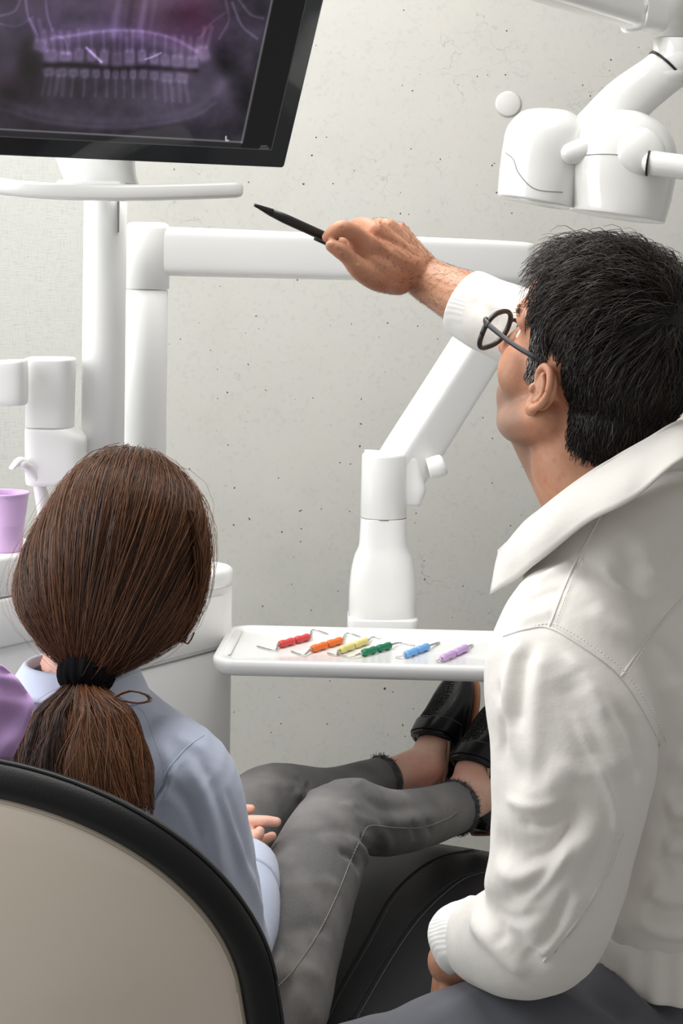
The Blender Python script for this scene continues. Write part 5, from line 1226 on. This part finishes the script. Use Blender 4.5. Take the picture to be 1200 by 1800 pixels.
# ribbed cuffs and hem band
ku = nrm(P(815, 527, 2.235) - P(870, 558, 2.21)); kc0 = P(822, 534, 2.236)
obj('rib_cuff', tube([kc0 - ku * .05, kc0 - ku * .03, kc0, kc0 + ku * .006, kc0 + ku * .004], [.047, .0485, .0465, .044, .039], 32, 4), rib_m, jacket)
ku = nrm(P(810, 1652, 1.91) - P(870, 1655, 1.845)); kc0 = P(820, 1648, 1.895)
cuffm = unify([tube([kc0 - ku * .05, kc0 - ku * .02, kc0 + ku * .012, kc0 + ku * .024, kc0 + ku * .02], [.043, .043, .040, .036, .031], 32, 4), tube([P(830, 1595, 1.875), P(792, 1632, 1.90), P(782, 1672, 1.91), P(808, 1702, 1.89)], [.012, .014, .014, .012], 14, 5)], .003, 4)
cV = ripple(cuffm[0], cuffm[1], 140, .004, 31)
obj('sleeve_cuff', (cV, cuffm[1]), rib_m, jacket)
hb = ringloft([(HIPc + A3(0, 0, .056), TR_ * .164, TF * .125), (HIPc + A3(0, 0, .06), TR_ * .168, TF * .129), (HIPc + A3(0, 0, .11), TR_ * .172, TF * .133), (HIPc + A3(0, 0, .12), TR_ * .166, TF * .128)], 240, 4, 2.1)
hbV, hbF = hb; th = np.arctan2((hbV - HIPc) @ TF, (hbV - HIPc) @ TR_); hbV = hbV + (hbV - HIPc) * (.009 * np.sin(th * 38))[:, None] * A3(1, 1, 0)
obj('hem_band', (hbV, hbF), jacket_m, jacket)

# slacks
tl = [ringloft([(HIPc + A3(0, 0, .10), TR_ * .150, TF * .115), (HIPc + A3(0, 0, -.03), TR_ * .168, TF * .125), (HIPc + A3(0, 0, -.09), TR_ * .16, TF * .12)], 36, 4),
      tube([LHm + A3(0, 0, -.01), P(1050, 1858, 1.84), P(900, 1868, 1.835), P(730, 1910, 1.845), LK, (LK + LA_) / 2, LA_], [.098, .096, .092, .08, .072, .062, .055], 28, 5), tube([RHm, (RHm + RK) / 2, RK, (RK + RA_) / 2, RA_], [.098, .09, .072, .062, .055], 26, 5)]
tV, tF = unify(tl, .0056, 5)
tV = crease(tV, tF, [([(1010, 1700), (1060, 1750), (1120, 1800)], .010, -.010), ([(1040, 1690), (1090, 1735), (1150, 1790)], .010, .008), ([(1080, 1690), (1130, 1730), (1190, 1780)], .009, -.009), ([(970, 1740), (1010, 1770), (1060, 1800)], .010, .006), ([(850, 1740), (800, 1760), (740, 1790)], .014, .003)])
tV = ripple(tV, tF, 60, .003, 41)
tro = obj('slacks', (tV, tF), slacks_m, man)
for a_, k_ in ((LA_, LK), (RA_, RK)):
    f_ = nrm(A3(-.57, .82, 0))
    obj('shoe', ringloft([(a_ + f_ * t_ + A3(0, 0, h_ - .085), np.cross(f_, (0, 0, 1)) * w_, A3(0, 0, h_ - .003)) for t_, w_, h_ in ((-.07, .02, .02), (-.06, .034, .035), (0, .038, .042), (.06, .042, .034), (.13, .048, .024), (.18, .036, .018), (.2, .015, .012))], 32, 4, 2.6), shoe_leather, man)
# stool under him
stl_ = thing('stool', 'round black stool seat under the man in the white jacket', 'stool', (.43, 1.95, 0))
obj('stool_seat', lathe([(.001, .60), (.16, .60), (.178, .615), (.18, .64), (.168, .665), (.1, .672), (.001, .672)], (.43, 1.95, 0)), chair_leather, stl_)
obj('stool_column', lathe([(.001, .03), (.03, .03), (.03, .35), (.022, .36), (.022, .6), (.001, .6)], (.43, 1.95, 0)), steel, stl_)
obj('stool_base', lathe([(.001, 0), (.25, 0), (.25, .02), (.06, .05), (.001, .05)], (.43, 1.95, 0)), steel, stl_)
